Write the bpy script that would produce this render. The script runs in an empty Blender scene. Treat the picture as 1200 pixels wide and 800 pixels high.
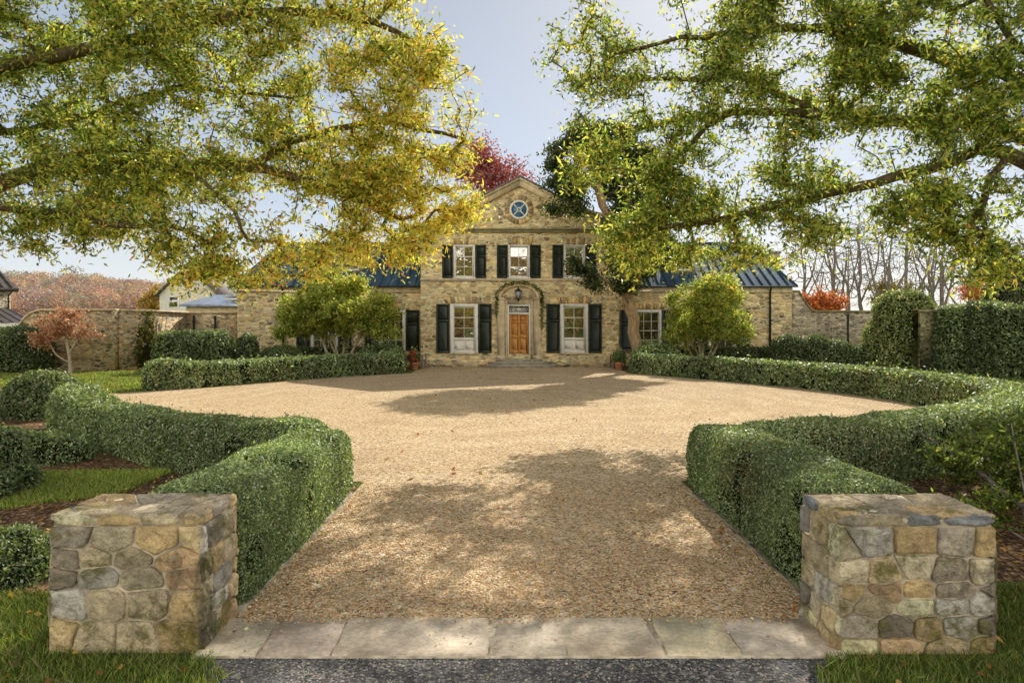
import bpy, math, random
import numpy as np
from mathutils import Vector
random.seed(7)
RNG = np.random.default_rng(11)
scene = bpy.context.scene
COL = scene.collection
R = math.radians
CAMH, F, YH = 2.1, 800.0, 383.0          # eye height (m), focal length and horizon row in photo pixels
FY, WY = 35.7, 36.9                       # depth of the main front and of the wings
SUN_AZ, SUN_EL = 20.0, 35.0

def at(px, py, d):                        # photo pixel at depth d -> point in the place
    return np.array([(px-600)/F*d, d, CAMH+(YH-py)/F*d])
def gp(px, py):                           # photo pixel on the ground
    d = CAMH*F/(py-YH)
    return np.array([(px-600)/F*d, d, 0.0])
def hx(px, d=FY): return (px-600)/F*d
def hz(py, d=FY): return CAMH+(YH-py)/F*d

# ------------------------------------------------------------------ objects
WL = {}
def tag(o, label=None, cat=None, group=None, kind=None):
    if label: o['label'] = label
    if cat: o['category'] = cat
    if group: o['group'] = group
    if kind: o['kind'] = kind
    return o
def thing(name, loc, label, cat, group=None):
    o = bpy.data.objects.new(name, None); COL.objects.link(o)
    o.empty_display_size = 0.3
    o.location = loc; WL[o.name] = np.array(loc, float)
    return tag(o, label, cat, group)
def copy_tree(o, parent=None):
    c = o.copy(); COL.objects.link(c)
    if parent is not None: c.parent = parent
    for ch in list(o.children): copy_tree(ch, c)
    return c

class MB:
    """collects geometry in world coordinates and links it as ONE mesh object"""
    def __init__(s): s.ch = []; s.n = 0
    def add(s, V, Fc, mi=0, col=None):
        V = np.asarray(V, np.float32).reshape(-1, 3)
        if isinstance(Fc, np.ndarray): groups = [Fc]
        else:
            d = {}
            for f in Fc: d.setdefault(len(f), []).append(f)
            groups = [np.array(v) for v in d.values()]
        if col is None: col = np.ones((len(V), 3), np.float32)
        col = np.asarray(col, np.float32)
        if col.ndim == 1: col = np.tile(col, (len(V), 1))
        s.ch.append((V, [g + s.n for g in groups], mi, col)); s.n += len(V)
        return s
    def box(s, x0, x1, y0, y1, z0, z1, mi=0, col=None):
        V = [(x, y, z) for z in (z0, z1) for y in (y0, y1) for x in (x0, x1)]
        return s.add(V, [(0,2,3,1),(4,5,7,6),(0,1,5,4),(2,6,7,3),(0,4,6,2),(1,3,7,5)], mi, col)
    def bbox(s, x0, x1, y0, y1, z0, z1, b=.02, mi=0, col=None):      # box with chamfered edges
        V = []; Fc = []
        c = [(x0+x1)/2, (y0+y1)/2, (z0+z1)/2]; h = [(x1-x0)/2, (y1-y0)/2, (z1-z0)/2]
        idx = {}
        for a in range(3):
            for sg in (-1, 1):
                o1, o2 = (a+1) % 3, (a+2) % 3
                ring = []
                for (p, q) in ((-1,-1),(1,-1),(1,1),(-1,1)):
                    v = [0,0,0]; v[a] = sg*h[a]; v[o1] = p*(h[o1]-b); v[o2] = q*(h[o2]-b)
                    sv = [0,0,0]; sv[a] = sg; sv[o1] = p; sv[o2] = q
                    idx[(a, tuple(sv))] = len(V); ring.append(len(V)); V.append([c[i]+v[i] for i in range(3)])
                Fc.append(ring if sg > 0 else ring[::-1])
        for a in range(3):
            for b2 in range(a+1, 3):
                k = 3-a-b2
                for sa in (-1, 1):
                    for sb in (-1, 1):
                        def key(ax, sk):
                            v = [0,0,0]; v[a] = sa; v[b2] = sb; v[k] = sk; return idx[(ax, tuple(v))]
                        Fc.append([key(a,-1), key(a,1), key(b2,1), key(b2,-1)])
        for sx in (-1,1):
            for sy in (-1,1):
                for sz in (-1,1):
                    Fc.append([idx[(i,(sx,sy,sz))] for i in range(3)])
        return s.add(V, Fc, mi, col)
    def tube(s, pts, rad, n=6, mi=0, col=None, cap=True):
        pts = [np.array(p, float) for p in pts]
        if np.isscalar(rad): rad = [rad]*len(pts)
        V = []; Fc = []
        for i, p in enumerate(pts):
            t = pts[min(i+1, len(pts)-1)] - pts[max(i-1, 0)]; t /= (np.linalg.norm(t)+1e-9)
            a = np.cross(t, [0,0,1.] if abs(t[2]) < .9 else [1.,0,0]); a /= np.linalg.norm(a)
            b = np.cross(t, a)
            for k in range(n):
                th = 2*math.pi*k/n
                V.append(p + rad[i]*(math.cos(th)*a + math.sin(th)*b))
        for i in range(len(pts)-1):
            for k in range(n):
                Fc.append((i*n+k, i*n+(k+1) % n, (i+1)*n+(k+1) % n, (i+1)*n+k))
        if cap:
            Fc.append(tuple(range(n))[::-1]); Fc.append(tuple((len(pts)-1)*n+k for k in range(n)))
        return s.add(V, Fc, mi, col)
    def lathe(s, c, prof, n=16, mi=0, col=None):      # prof: (radius, z)
        V = []; Fc = []
        for r, z in prof:
            for k in range(n):
                th = 2*math.pi*k/n; V.append((c[0]+r*math.cos(th), c[1]+r*math.sin(th), c[2]+z))
        for i in range(len(prof)-1):
            for k in range(n): Fc.append((i*n+k, i*n+(k+1) % n, (i+1)*n+(k+1) % n, (i+1)*n+k))
        Fc.append(tuple(range(n))[::-1]); Fc.append(tuple((len(prof)-1)*n+k for k in range(n)))
        return s.add(V, Fc, mi, col)
    def prism(s, poly, y0, y1, mi=0, col=None):       # polygon in x,z extruded along y
        n = len(poly)
        V = [(x, y0, z) for x, z in poly] + [(x, y1, z) for x, z in poly]
        Fc = [tuple(range(n)), tuple(range(2*n-1, n-1, -1))] + [(i, i+n, (i+1) % n+n, (i+1) % n) for i in range(n)]
        return s.add(V, Fc, mi, col)
    def build(s, name, mats, parent=None, loc=None, smooth=False):
        mats = mats if isinstance(mats, (list, tuple)) else [mats]
        V = np.concatenate([c[0] for c in s.ch]); C = np.concatenate([c[3] for c in s.ch])
        base = WL[parent.name] if parent is not None else (np.array(loc, float) if loc is not None else np.zeros(3))
        V = V - base.astype(np.float32)
        li, ls, lt, mi = [], [], [], []; off = 0
        for c in s.ch:
            for g in c[1]:
                k = g.shape[1]
                li.append(g.reshape(-1)); ls.append(off + np.arange(len(g))*k); lt.append(np.full(len(g), k)); mi.append(np.full(len(g), c[2]))
                off += g.size
        li = np.concatenate(li).astype(np.int32); ls = np.concatenate(ls).astype(np.int32); lt = np.concatenate(lt).astype(np.int32); mi = np.concatenate(mi).astype(np.int32)
        me = bpy.data.meshes.new(name)
        me.vertices.add(len(V)); me.vertices.foreach_set('co', V.reshape(-1))
        me.loops.add(len(li)); me.loops.foreach_set('vertex_index', li)
        me.polygons.add(len(ls)); me.polygons.foreach_set('loop_start', ls); me.polygons.foreach_set('loop_total', lt)
        me.polygons.foreach_set('material_index', mi)
        if smooth: me.polygons.foreach_set('use_smooth', np.ones(len(ls), bool))
        at_ = me.color_attributes.new('Col', 'FLOAT_COLOR', 'POINT')
        at_.data.foreach_set('color', np.concatenate([C, np.ones((len(C), 1), np.float32)], 1).astype(np.float32).reshape(-1))
        for m in mats: me.materials.append(m)
        me.update(calc_edges=True); me.validate()
        o = bpy.data.objects.new(name, me); COL.objects.link(o)
        if parent is not None: o.parent = parent
        elif loc is not None: o.location = loc
        WL[o.name] = base
        return o

# ------------------------------------------------------------------ materials
class NT:
    def __init__(s, name):
        s.m = bpy.data.materials.new(name); s.m.use_nodes = True; s.t = s.m.node_tree; s.t.nodes.clear()
        s.out = s.t.nodes.new('ShaderNodeOutputMaterial')
    def n(s, typ, ins=None, **props):
        nd = s.t.nodes.new(typ)
        for k, v in props.items(): setattr(nd, k, v)
        for k, v in (ins or {}).items():
            sock = nd.inputs[k]
            if isinstance(v, bpy.types.NodeSocket): s.t.links.new(v, sock)
            else: sock.default_value = v
        return nd
    def obj(s): return s.n('ShaderNodeTexCoord').outputs['Object']
    def scale(s, v, sc): return s.n('ShaderNodeVectorMath', {0: v, 1: sc}, operation='MULTIPLY').outputs[0]
    def noise(s, v, sc, det=4, rough=.55, dist=0.): 
        return s.n('ShaderNodeTexNoise', {'Vector': v, 'Scale': sc, 'Detail': det, 'Roughness': rough, 'Distortion': dist}).outputs
    def ramp(s, f, stops, interp='LINEAR'):
        nd = s.n('ShaderNodeValToRGB', {'Fac': f}); cr = nd.color_ramp; cr.interpolation = interp
        while len(cr.elements) < len(stops): cr.elements.new(.5)
        for e, (p, c) in zip(cr.elements, stops):
            e.position = p; e.color = (*c, 1) if len(c) == 3 else c
        return nd.outputs['Color']
    def mix(s, f, a, b, mode='MIX'):
        nd = s.n('ShaderNodeMix', data_type='RGBA', blend_type=mode)
        for i, v in ((0, f), (6, a), (7, b)):
            if isinstance(v, bpy.types.NodeSocket): s.t.links.new(v, nd.inputs[i])
            else: nd.inputs[i].default_value = v if i == 0 else ((*v, 1) if len(v) == 3 else v)
        return nd.outputs[2]
    def math(s, op, a, b=0., clamp=False): return s.n('ShaderNodeMath', {0: a, 1: b}, operation=op, use_clamp=clamp).outputs[0]
    def maprange(s, v, a, b, c=0., d=1.): return s.n('ShaderNodeMapRange', {0: v, 1: a, 2: b, 3: c, 4: d}, interpolation_type='SMOOTHSTEP').outputs[0]
    def bump(s, h, st=.5, dist=.02): return s.n('ShaderNodeBump', {'Height': h, 'Strength': st, 'Distance': dist}).outputs[0]
    def attr(s, nm='Col'): return s.n('ShaderNodeAttribute', attribute_name=nm).outputs['Color']
    def bsdf(s, col, rough=.8, normal=None, spec=.3, metal=0., **kw):
        ins = {'Base Color': col if isinstance(col, bpy.types.NodeSocket) else (*col, 1), 'Roughness': rough, 'Specular IOR Level': spec, 'Metallic': metal}
        if normal is not None: ins['Normal'] = normal
        ins.update(kw)
        return s.n('ShaderNodeBsdfPrincipled', ins).outputs[0]
    def done(s, sh):
        s.t.links.new(sh, s.out.inputs['Surface']); return s.m

def mat_plain(name, col, rough=.6, var=.15, sc=6., spec=.3, metal=0., bump=.15):
    t = NT(name); o = t.obj(); nz = t.noise(o, sc, 5)[0]
    c = t.mix(t.maprange(nz, .3, .7), [x*(1-var) for x in col], [min(1, x*(1+var)) for x in col])
    fine = t.noise(o, sc*14, 3)[0]
    return t.done(t.bsdf(c, rough, t.bump(fine, bump, .01), spec, metal))

def mat_leaf(name, trans=.4, rough=.45, spec=.35, tint=(1.25, 1.15, .6), gain=1.0):
    t = NT(name); c = t.attr()
    if gain != 1.0: c = t.mix(1., c, (gain, gain, gain), 'MULTIPLY')
    b = t.bsdf(c, rough, None, spec)
    tr = t.n('ShaderNodeBsdfTranslucent', {'Color': t.mix(1., c, tint, 'MULTIPLY')}).outputs[0]
    return t.done(t.n('ShaderNodeMixShader', {0: trans, 1: b, 2: tr}).outputs[0])

def mat_masonry(name, palette, mortar, sc=(2.9, 2.9, 7.2), moss=.0, gain=1., stain=.35, edge=(.035, .1)):
    t = NT(name); o = t.obj()
    dn = t.noise(o, 2.2, 3)[1]
    v = t.n('ShaderNodeVectorMath', {0: o, 1: t.scale(t.n('ShaderNodeVectorMath', {0: dn, 1: (.5,.5,.5)}, operation='SUBTRACT').outputs[0], (.22,.22,.10))}, operation='ADD').outputs[0]
    v = t.scale(v, sc)
    vo = t.n('ShaderNodeTexVoronoi', {'Vector': v, 'Scale': 1., 'Randomness': .88}, feature='F1')
    ve = t.n('ShaderNodeTexVoronoi', {'Vector': v, 'Scale': 1., 'Randomness': .88}, feature='DISTANCE_TO_EDGE')
    rnd = t.n('ShaderNodeSeparateColor', {0: vo.outputs['Color']}).outputs
    k = len(palette)
    c = t.ramp(rnd[0], [((i+.5)/k, p) for i, p in enumerate(palette)])
    br = t.maprange(rnd[1], 0., 1., .72, 1.38)
    c = t.mix(1., c, t.n('ShaderNodeCombineColor', {0: br, 1: br, 2: br}).outputs[0], 'MULTIPLY')
    fine = t.noise(o, 22., 6, .65)[0]
    c = t.mix(.55, c, t.ramp(fine, [(.25, (.5,.5,.5)), (.75, (1.6,1.6,1.6))]), 'MULTIPLY')
    big = t.noise(o, .55, 4)[0]
    c = t.mix(t.maprange(big, .45, .75, 0., stain), c, (.09,.075,.05))
    m = t.maprange(ve.outputs['Distance'], edge[0], edge[1])
    mc = t.mix(t.noise(o, 9., 3)[0], [x*.7 for x in mortar], [min(1, x*1.25) for x in mortar])
    c = t.mix(m, mc, c)
    if moss > 0:
        mm = t.maprange(t.noise(o, 1.7, 6, .7)[0], .5, .68, 0., moss)
        c = t.mix(mm, c, (.12, .14, .03))
    h = t.math('ADD', t.math('MULTIPLY', t.maprange(ve.outputs['Distance'], .0, .16), 1.), t.math('MULTIPLY', fine, .35))
    return t.done(t.bsdf(c, .9, t.bump(h, .9, .035), .15))

def mat_roof():
    t = NT('blue_metal_roof'); o = t.obj()
    nz = t.noise(t.scale(o, (1.6, .35, .35)), 1.2, 5)[0]
    c = t.ramp(nz, [(.3, (.035,.062,.10)), (.55, (.055,.10,.15)), (.75, (.12,.18,.22))])
    fine = t.noise(o, 18, 3)[0]
    return t.done(t.bsdf(c, t.maprange(fine, .3, .7, .75, .9), t.bump(nz, .2, .05), .08, .0))

def mat_gravel():
    t = NT('tan_gravel'); o = t.obj()
    v1 = t.n('ShaderNodeTexVoronoi', {'Vector': o, 'Scale': 38.}, feature='F1')
    v2 = t.n('ShaderNodeTexVoronoi', {'Vector': o, 'Scale': 17.}, feature='F1')
    r = t.n('ShaderNodeSeparateColor', {0: v1.outputs['Color']}).outputs
    c = t.ramp(r[0], [(.0,(.22,.13,.06)), (.2,(.56,.37,.19)), (.5,(.85,.61,.34)), (.8,(.93,.74,.47)), (1.,(.96,.88,.72))])
    c2 = t.ramp(t.n('ShaderNodeSeparateColor', {0: v2.outputs['Color']}).outputs[1], [(0,(.78,.76,.72)), (1,(1.2,1.2,1.2))])
    c = t.mix(.7, c, c2, 'MULTIPLY')
    dk = t.maprange(v1.outputs['Distance'], .4, .85, 1., .55)
    c = t.mix(1., c, t.n('ShaderNodeCombineColor', {0: dk, 1: dk, 2: dk}).outputs[0], 'MULTIPLY')
    big = t.noise(o, .35, 6, .6)[0]
    c = t.mix(t.maprange(big, .35, .7, 0., .35), c, (.58,.40,.22))
    # faint wheel arcs round the turning circle
    d = t.n('ShaderNodeVectorMath', {0: o, 1: (0., 20., 0.)}, operation='DISTANCE').outputs['Value']
    d = t.math('ADD', d, t.math('MULTIPLY', t.noise(o, .10, 4)[0], 11.))
    arcs = t.math('SINE', t.math('MULTIPLY', d, 4.4))
    am = t.math('MULTIPLY', t.maprange(arcs, .1, .9), t.maprange(t.noise(o, .28, 3)[0], .40, .56))
    ad = t.math('MULTIPLY', t.maprange(arcs, -.3, -.95), t.maprange(t.noise(o, .28, 3)[0], .40, .56))
    c = t.mix(t.math('MULTIPLY', am, .20), c, (.92,.72,.46))
    c = t.mix(t.math('MULTIPLY', ad, .13), c, (.44,.27,.13))
    wr = t.maprange(t.noise(t.scale(o, (.5, .22, 1.)), 1.1, 5, .6)[0], .52, .72, 0., .4)
    c = t.mix(wr, c, (.42,.27,.14))
    h = t.math('ADD', t.math('MULTIPLY', t.math('SUBTRACT', 1., v1.outputs['Distance']), 1.), t.math('MULTIPLY', t.noise(o, 3., 4)[0], 1.2))
    return t.done(t.bsdf(c, .95, t.bump(h, .8, .022), .1))

def mat_road():
    t = NT('grey_road'); o = t.obj()
    v1 = t.n('ShaderNodeTexVoronoi', {'Vector': o, 'Scale': 55.}, feature='F1')
    r = t.n('ShaderNodeSeparateColor', {0: v1.outputs['Color']}).outputs
    c = t.ramp(r[0], [(0,(.05,.05,.05)), (.6,(.16,.15,.14)), (.85,(.33,.30,.25)), (1,(.55,.5,.42))])
    c = t.mix(t.maprange(t.noise(o, 1.5, 5)[0], .4, .65, 0., .6), c, (.10,.10,.10))
    return t.done(t.bsdf(c, .9, t.bump(t.math('SUBTRACT', 1., v1.outputs['Distance']), .7, .012), .2))

def mat_mulch():
    t = NT('bark_mulch'); o = t.obj()
    v1 = t.n('ShaderNodeTexVoronoi', {'Vector': t.scale(o, (30, 18, 20)), 'Scale': 1.}, feature='F1')
    r = t.n('ShaderNodeSeparateColor', {0: v1.outputs['Color']}).outputs
    c = t.ramp(r[0], [(0,(.05,.03,.018)), (.6,(.20,.12,.065)), (.9,(.38,.23,.12)), (1,(.55,.34,.17))])
    c = t.mix(t.maprange(t.noise(o, 1.1, 4)[0], .45, .7, 0., .5), c, (.05,.035,.02))
    return t.done(t.bsdf(c, .95, t.bump(v1.outputs['Distance'], 1., .03), .1))

def mat_grass_ground():
    t = NT('grass_ground'); o = t.obj()
    n1 = t.noise(o, 40, 4, .7)[0]; n2 = t.noise(o, .5, 5)[0]
    c = t.ramp(n1, [(.25,(.045,.07,.012)), (.5,(.13,.19,.03)), (.75,(.26,.33,.06))])
    c = t.mix(t.maprange(n2, .4, .7, 0., .5), c, (.22,.22,.06))
    return t.done(t.bsdf(c, .9, t.bump(n1, .9, .04), .1))

def mat_flag(name, base, gain=1.):
    t = NT(name); o = t.obj(); a = t.attr()
    n1 = t.noise(o, 3., 8, .62, .5)[0]; n2 = t.noise(o, 30, 5)[0]
    c = t.mix(t.maprange(n1, .35, .65), [x*.72 for x in base], [min(1, x*1.2) for x in base])
    c = t.mix(1., c, a, 'MULTIPLY')
    c = t.mix(.5, c, t.ramp(n2, [(.3,(.55,.55,.55)), (.7,(1.3,1.3,1.3))]), 'MULTIPLY')
    c = t.mix(t.maprange(t.noise(o, 1.3, 5)[0], .52, .7, 0., .5), c, (.16,.11,.06))
    return t.done(t.bsdf(c, .75, t.bump(t.math('ADD', n1, t.math('MULTIPLY', n2, .25)), .6, .025), .3))

def mat_fieldstone():
    t = NT('fieldstone'); o = t.obj(); a = t.attr()
    n1 = t.noise(o, 9., 8, .68, .8)[0]; n2 = t.noise(o, 60, 5, .7)[0]; n3 = t.noise(t.scale(o, (3, 3, 14)), 3., 5)[0]
    c = t.mix(.85, a, t.ramp(n1, [(.28,(.60,.57,.54)), (.5,(1.1,1.1,1.1)), (.72,(1.7,1.65,1.55))]), 'MULTIPLY')
    c = t.mix(.5, c, t.ramp(n3, [(.3,(.6,.6,.62)), (.7,(1.3,1.28,1.2))]), 'MULTIPLY')
    c = t.mix(.6, c, t.ramp(n2, [(.3,(.62,.62,.62)), (.7,(1.45,1.45,1.45))]), 'MULTIPLY')
    moss = t.maprange(t.noise(o, 3.4, 7, .72)[0], .50, .64, 0., .8)
    c = t.mix(moss, c, t.mix(n1, (.10,.10,.015), (.36,.33,.06)))
    dirt = t.maprange(t.noise(t.scale(o, (1,1,.4)), 2.6, 6, .65)[0], .55, .68, 0., .7)
    c = t.mix(dirt, c, (.06,.055,.045))
    lich = t.maprange(t.noise(o, 14, 3, .5)[0], .66, .70, 0., .5)
    c = t.mix(lich, c, (.55,.55,.47))
    h = t.math('ADD', t.math('MULTIPLY', n1, 1.5), t.math('MULTIPLY', n2, .5))
    return t.done(t.bsdf(c, .88, t.bump(h, 1., .045), .2))

def mat_bark(name, c0, c1):
    t = NT(name); o = t.obj()
    n1 = t.noise(t.scale(o, (9, 9, 1.6)), 1.6, 6, .6, .6)[0]
    c = t.ramp(n1, [(.3, c0), (.7, c1)])
    return t.done(t.bsdf(c, .9, t.bump(n1, .9, .04), .15))

def mat_glass():
    t = NT('window_glass'); o = t.obj()
    n1 = t.noise(o, 2.3, 4)[0]
    dark = t.bsdf(t.ramp(n1, [(.35,(.012,.012,.012)), (.6,(.09,.065,.035)), (.75,(.24,.18,.10))]), .3)  # warm mottle paints curtains and golden tree reflections into the panes
    wob = t.bump(t.noise(o, 2.2, 2)[0], .16, .05)
    gl = t.n('ShaderNodeBsdfGlossy', {'Color': (.95,.95,.95,1), 'Roughness': .02, 'Normal': wob}).outputs[0]
    return t.done(t.n('ShaderNodeMixShader', {0: .36, 1: dark, 2: gl}).outputs[0])

def mat_wood_door():
    t = NT('oak_door'); o = t.obj()
    n1 = t.noise(t.scale(o, (14, 14, 1.2)), 1.5, 5, .6, 1.)[0]
    c = t.ramp(n1, [(.3,(.48,.20,.05)), (.55,(.70,.33,.085)), (.75,(.84,.45,.14))])
    return t.done(t.bsdf(c, .4, t.bump(n1, .2, .01), .4))

STONES = [(.31,.22,.13), (.70,.49,.25), (.84,.61,.31), (.48,.36,.21), (.92,.73,.42), (.76,.50,.22), (.42,.34,.24), (.88,.69,.39)]
M = {}
M['house_stone'] = mat_masonry('house_stone', STONES, (.92,.75,.46), moss=.0, stain=.16, edge=(.05,.13))
M['wall_stone'] = mat_masonry('wall_stone', [(.20,.16,.11),(.50,.37,.20),(.68,.50,.27),(.34,.28,.19),(.74,.60,.37),(.56,.36,.16)], (.72,.58,.38), sc=(3.9,3.9,9.2), moss=.25)
M['grey_stone'] = mat_masonry('grey_stone', [(.20,.17,.13),(.48,.40,.28),(.64,.54,.37),(.34,.29,.21),(.70,.59,.41)], (.70,.60,.43), sc=(3.6,3.6,8.6), moss=.2)
M['moss_stone'] = mat_masonry('moss_stone', [(.26,.23,.13),(.50,.44,.25),(.62,.55,.3)], (.6,.54,.3), sc=(3.4,3.4,8), moss=.7)
M['fieldstone'] = mat_fieldstone()
M['mortar'] = mat_plain('mortar', (.74,.65,.50), .95, .35, 10, .1, 0, .6)
M['limestone'] = mat_plain('limestone', (.68,.55,.35), .85, .22, 3.5, .15, 0, .3)
M['cornice'] = mat_plain('mossy_cornice', (.36,.32,.18), .85, .35, 2.5, .15, 0, .3)
M['step_stone'] = mat_plain('step_stone', (.42,.38,.30), .85, .25, 4, .2, 0, .3)
M['white'] = mat_plain('white_paint', (.93,.89,.80), .5, .05, 4, .3, 0, .05)
M['shutter'] = mat_plain('dark_green_paint', (.028,.036,.022), .38, .3, 3, .5, 0, .06)
M['iron'] = mat_plain('black_iron', (.02,.022,.022), .45, .3, 6, .4, .3, .1)
M['roof'] = mat_roof()
M['dark_roof'] = mat_plain('dark_metal_roof', (.10,.085,.075), .5, .3, 3, .4, .2, .1)
M['slate'] = mat_plain('slate_roof', (.16,.13,.12), .7, .35, 5, .3, 0, .3)
M['glass'] = mat_glass()
M['painted_sky_glass'] = mat_plain('painted_sky_glass', (.07,.19,.34), .08, .35, 2., .6, 0, .02)  # blue base colour paints in the sky reflected by the round pane
M['skylight'] = mat_plain('bright_metal', (.42,.48,.58), .3, .2, 3, .5, .5, .1)
M['door'] = mat_wood_door()
M['brass'] = mat_plain('brass', (.5,.36,.12), .3, .1, 5, .5, .9, .05)
M['lamp_glass'] = mat_plain('lamp_glass', (.45,.50,.52), .15, .1, 4, .6, 0, .02)
M['gravel'] = mat_gravel(); M['road'] = mat_road(); M['mulch'] = mat_mulch(); M['grass_ground'] = mat_grass_ground()
M['flag'] = mat_flag('threshold_stone', (.80,.68,.52))
M['kerb'] = mat_plain('kerb_stone', (.40,.35,.26), .85, .3, 5, .2, 0, .4)
M['bark'] = mat_bark('oak_bark', (.045,.034,.022), (.20,.145,.085))
M['bark_tan'] = mat_bark('tan_bark', (.22,.14,.07), (.58,.42,.25))
M['bark_grey'] = mat_bark('grey_bark', (.13,.11,.10), (.34,.29,.25))
M['bark_pale'] = mat_bark('pale_bark', (.30,.25,.18), (.62,.54,.42))
M['leaf'] = mat_leaf('leaf', .62, .42, .4, (1.15,1.15,.6))
M['leaf_gloss'] = mat_leaf('glossy_leaf', .36, .46, .4, (1.3,1.35,.5))
M['leaf_red'] = mat_leaf('red_leaf', .45, .5, .3, (1.15,1.,.8))
M['blade'] = mat_leaf('grass_blade', .4, .5, .3, (1.2,1.2,.5))
M['leaf_dry'] = mat_leaf('dry_leaf', .2, .7, .2, (1.2,.9,.5))
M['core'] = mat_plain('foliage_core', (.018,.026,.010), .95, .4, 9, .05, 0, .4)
M['terracotta'] = mat_plain('terracotta', (.50,.23,.13), .8, .2, 6, .2, 0, .2)
M['teak'] = mat_plain('weathered_teak', (.30,.21,.15), .75, .25, 9, .2, 0, .2)
M['cream'] = mat_plain('cream_siding', (.72,.69,.62), .7, .08, 4, .2, 0, .1)
M['hill'] = mat_plain('hill_ground', (.22,.13,.09), .95, .3, .02, .05, 0, .2)

# ------------------------------------------------------------------ foliage tools
def lump(P, f, seed=0.):
    P = np.asarray(P); x, y, z = P[:, 0]*f+seed, P[:, 1]*f+seed*1.7, P[:, 2]*f+seed*.6
    return (np.sin(x+1.3*np.sin(y*.9+.4))+np.sin(y*1.1+1.1*np.sin(z*1.2+1.))+np.sin(z*1.07+1.2*np.sin(x*1.13+2.)))/3
def unit(v): return v/(np.linalg.norm(v, axis=1, keepdims=True)+1e-9)
def leaves(mb, P, L, W, col, nrm=None, spread=1., mi=0, droop=0., rng=RNG):
    n = len(P)
    u = unit(rng.normal(size=(n, 3)) + np.array([0, 0, -droop]))
    if nrm is not None:
        nn = unit(nrm + spread*rng.normal(size=(n, 3)))
    else: nn = unit(rng.normal(size=(n, 3)))
    v = unit(np.cross(nn, u)); u = np.cross(v, nn)
    L = np.broadcast_to(L, (n,))[:, None]*rng.lognormal(-.03, .27, (n, 1)); W = np.broadcast_to(W, (n,))[:, None]*rng.uniform(.7, 1.2, (n, 1))
    V = np.stack([P-u*L*.5, P+v*W*.5-u*L*.06+nn*W*.12, P+u*L*.5, P-v*W*.5-u*L*.06+nn*W*.12], 1).reshape(-1, 3)
    mb.add(V, np.arange(n*4).reshape(n, 4), mi, np.repeat(col, 4, axis=0))
def palette(n, cols, wts, jit=.25, rng=RNG):
    cols = np.array(cols); w = np.asarray(wts, float)
    if w.ndim == 1:
        k = rng.choice(len(cols), n, p=w/w.sum())
    else:
        cw = np.cumsum(w/w.sum(1, keepdims=True), 1); k = (rng.random((n, 1)) > cw).sum(1).clip(0, len(cols)-1)
    c = cols[k]*rng.uniform(1-jit, 1+jit, (n, 1))*rng.uniform(.9, 1.1, (n, 3))
    return np.clip(c, 0, 1)
def scatter(V, Q, n, wfun=None, rng=RNG):
    T = np.concatenate([Q[:, [0,1,2]], Q[:, [0,2,3]]]) if Q.shape[1] == 4 else Q
    A, B, Cc = V[T[:, 0]], V[T[:, 1]], V[T[:, 2]]
    N = np.cross(B-A, Cc-A); ar = np.linalg.norm(N, axis=1)/2
    w = ar.copy()
    if wfun is not None: w = w*wfun((A+B+Cc)/3)
    if n is None: n = int(w.sum()); 
    k = rng.choice(len(T), n, p=w/w.sum())
    r1 = np.sqrt(rng.random((n, 1))); r2 = rng.random((n, 1))
    P = A[k]*(1-r1)+B[k]*r1*(1-r2)+Cc[k]*r1*r2
    return P, unit(N[k]), ar.sum()

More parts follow.
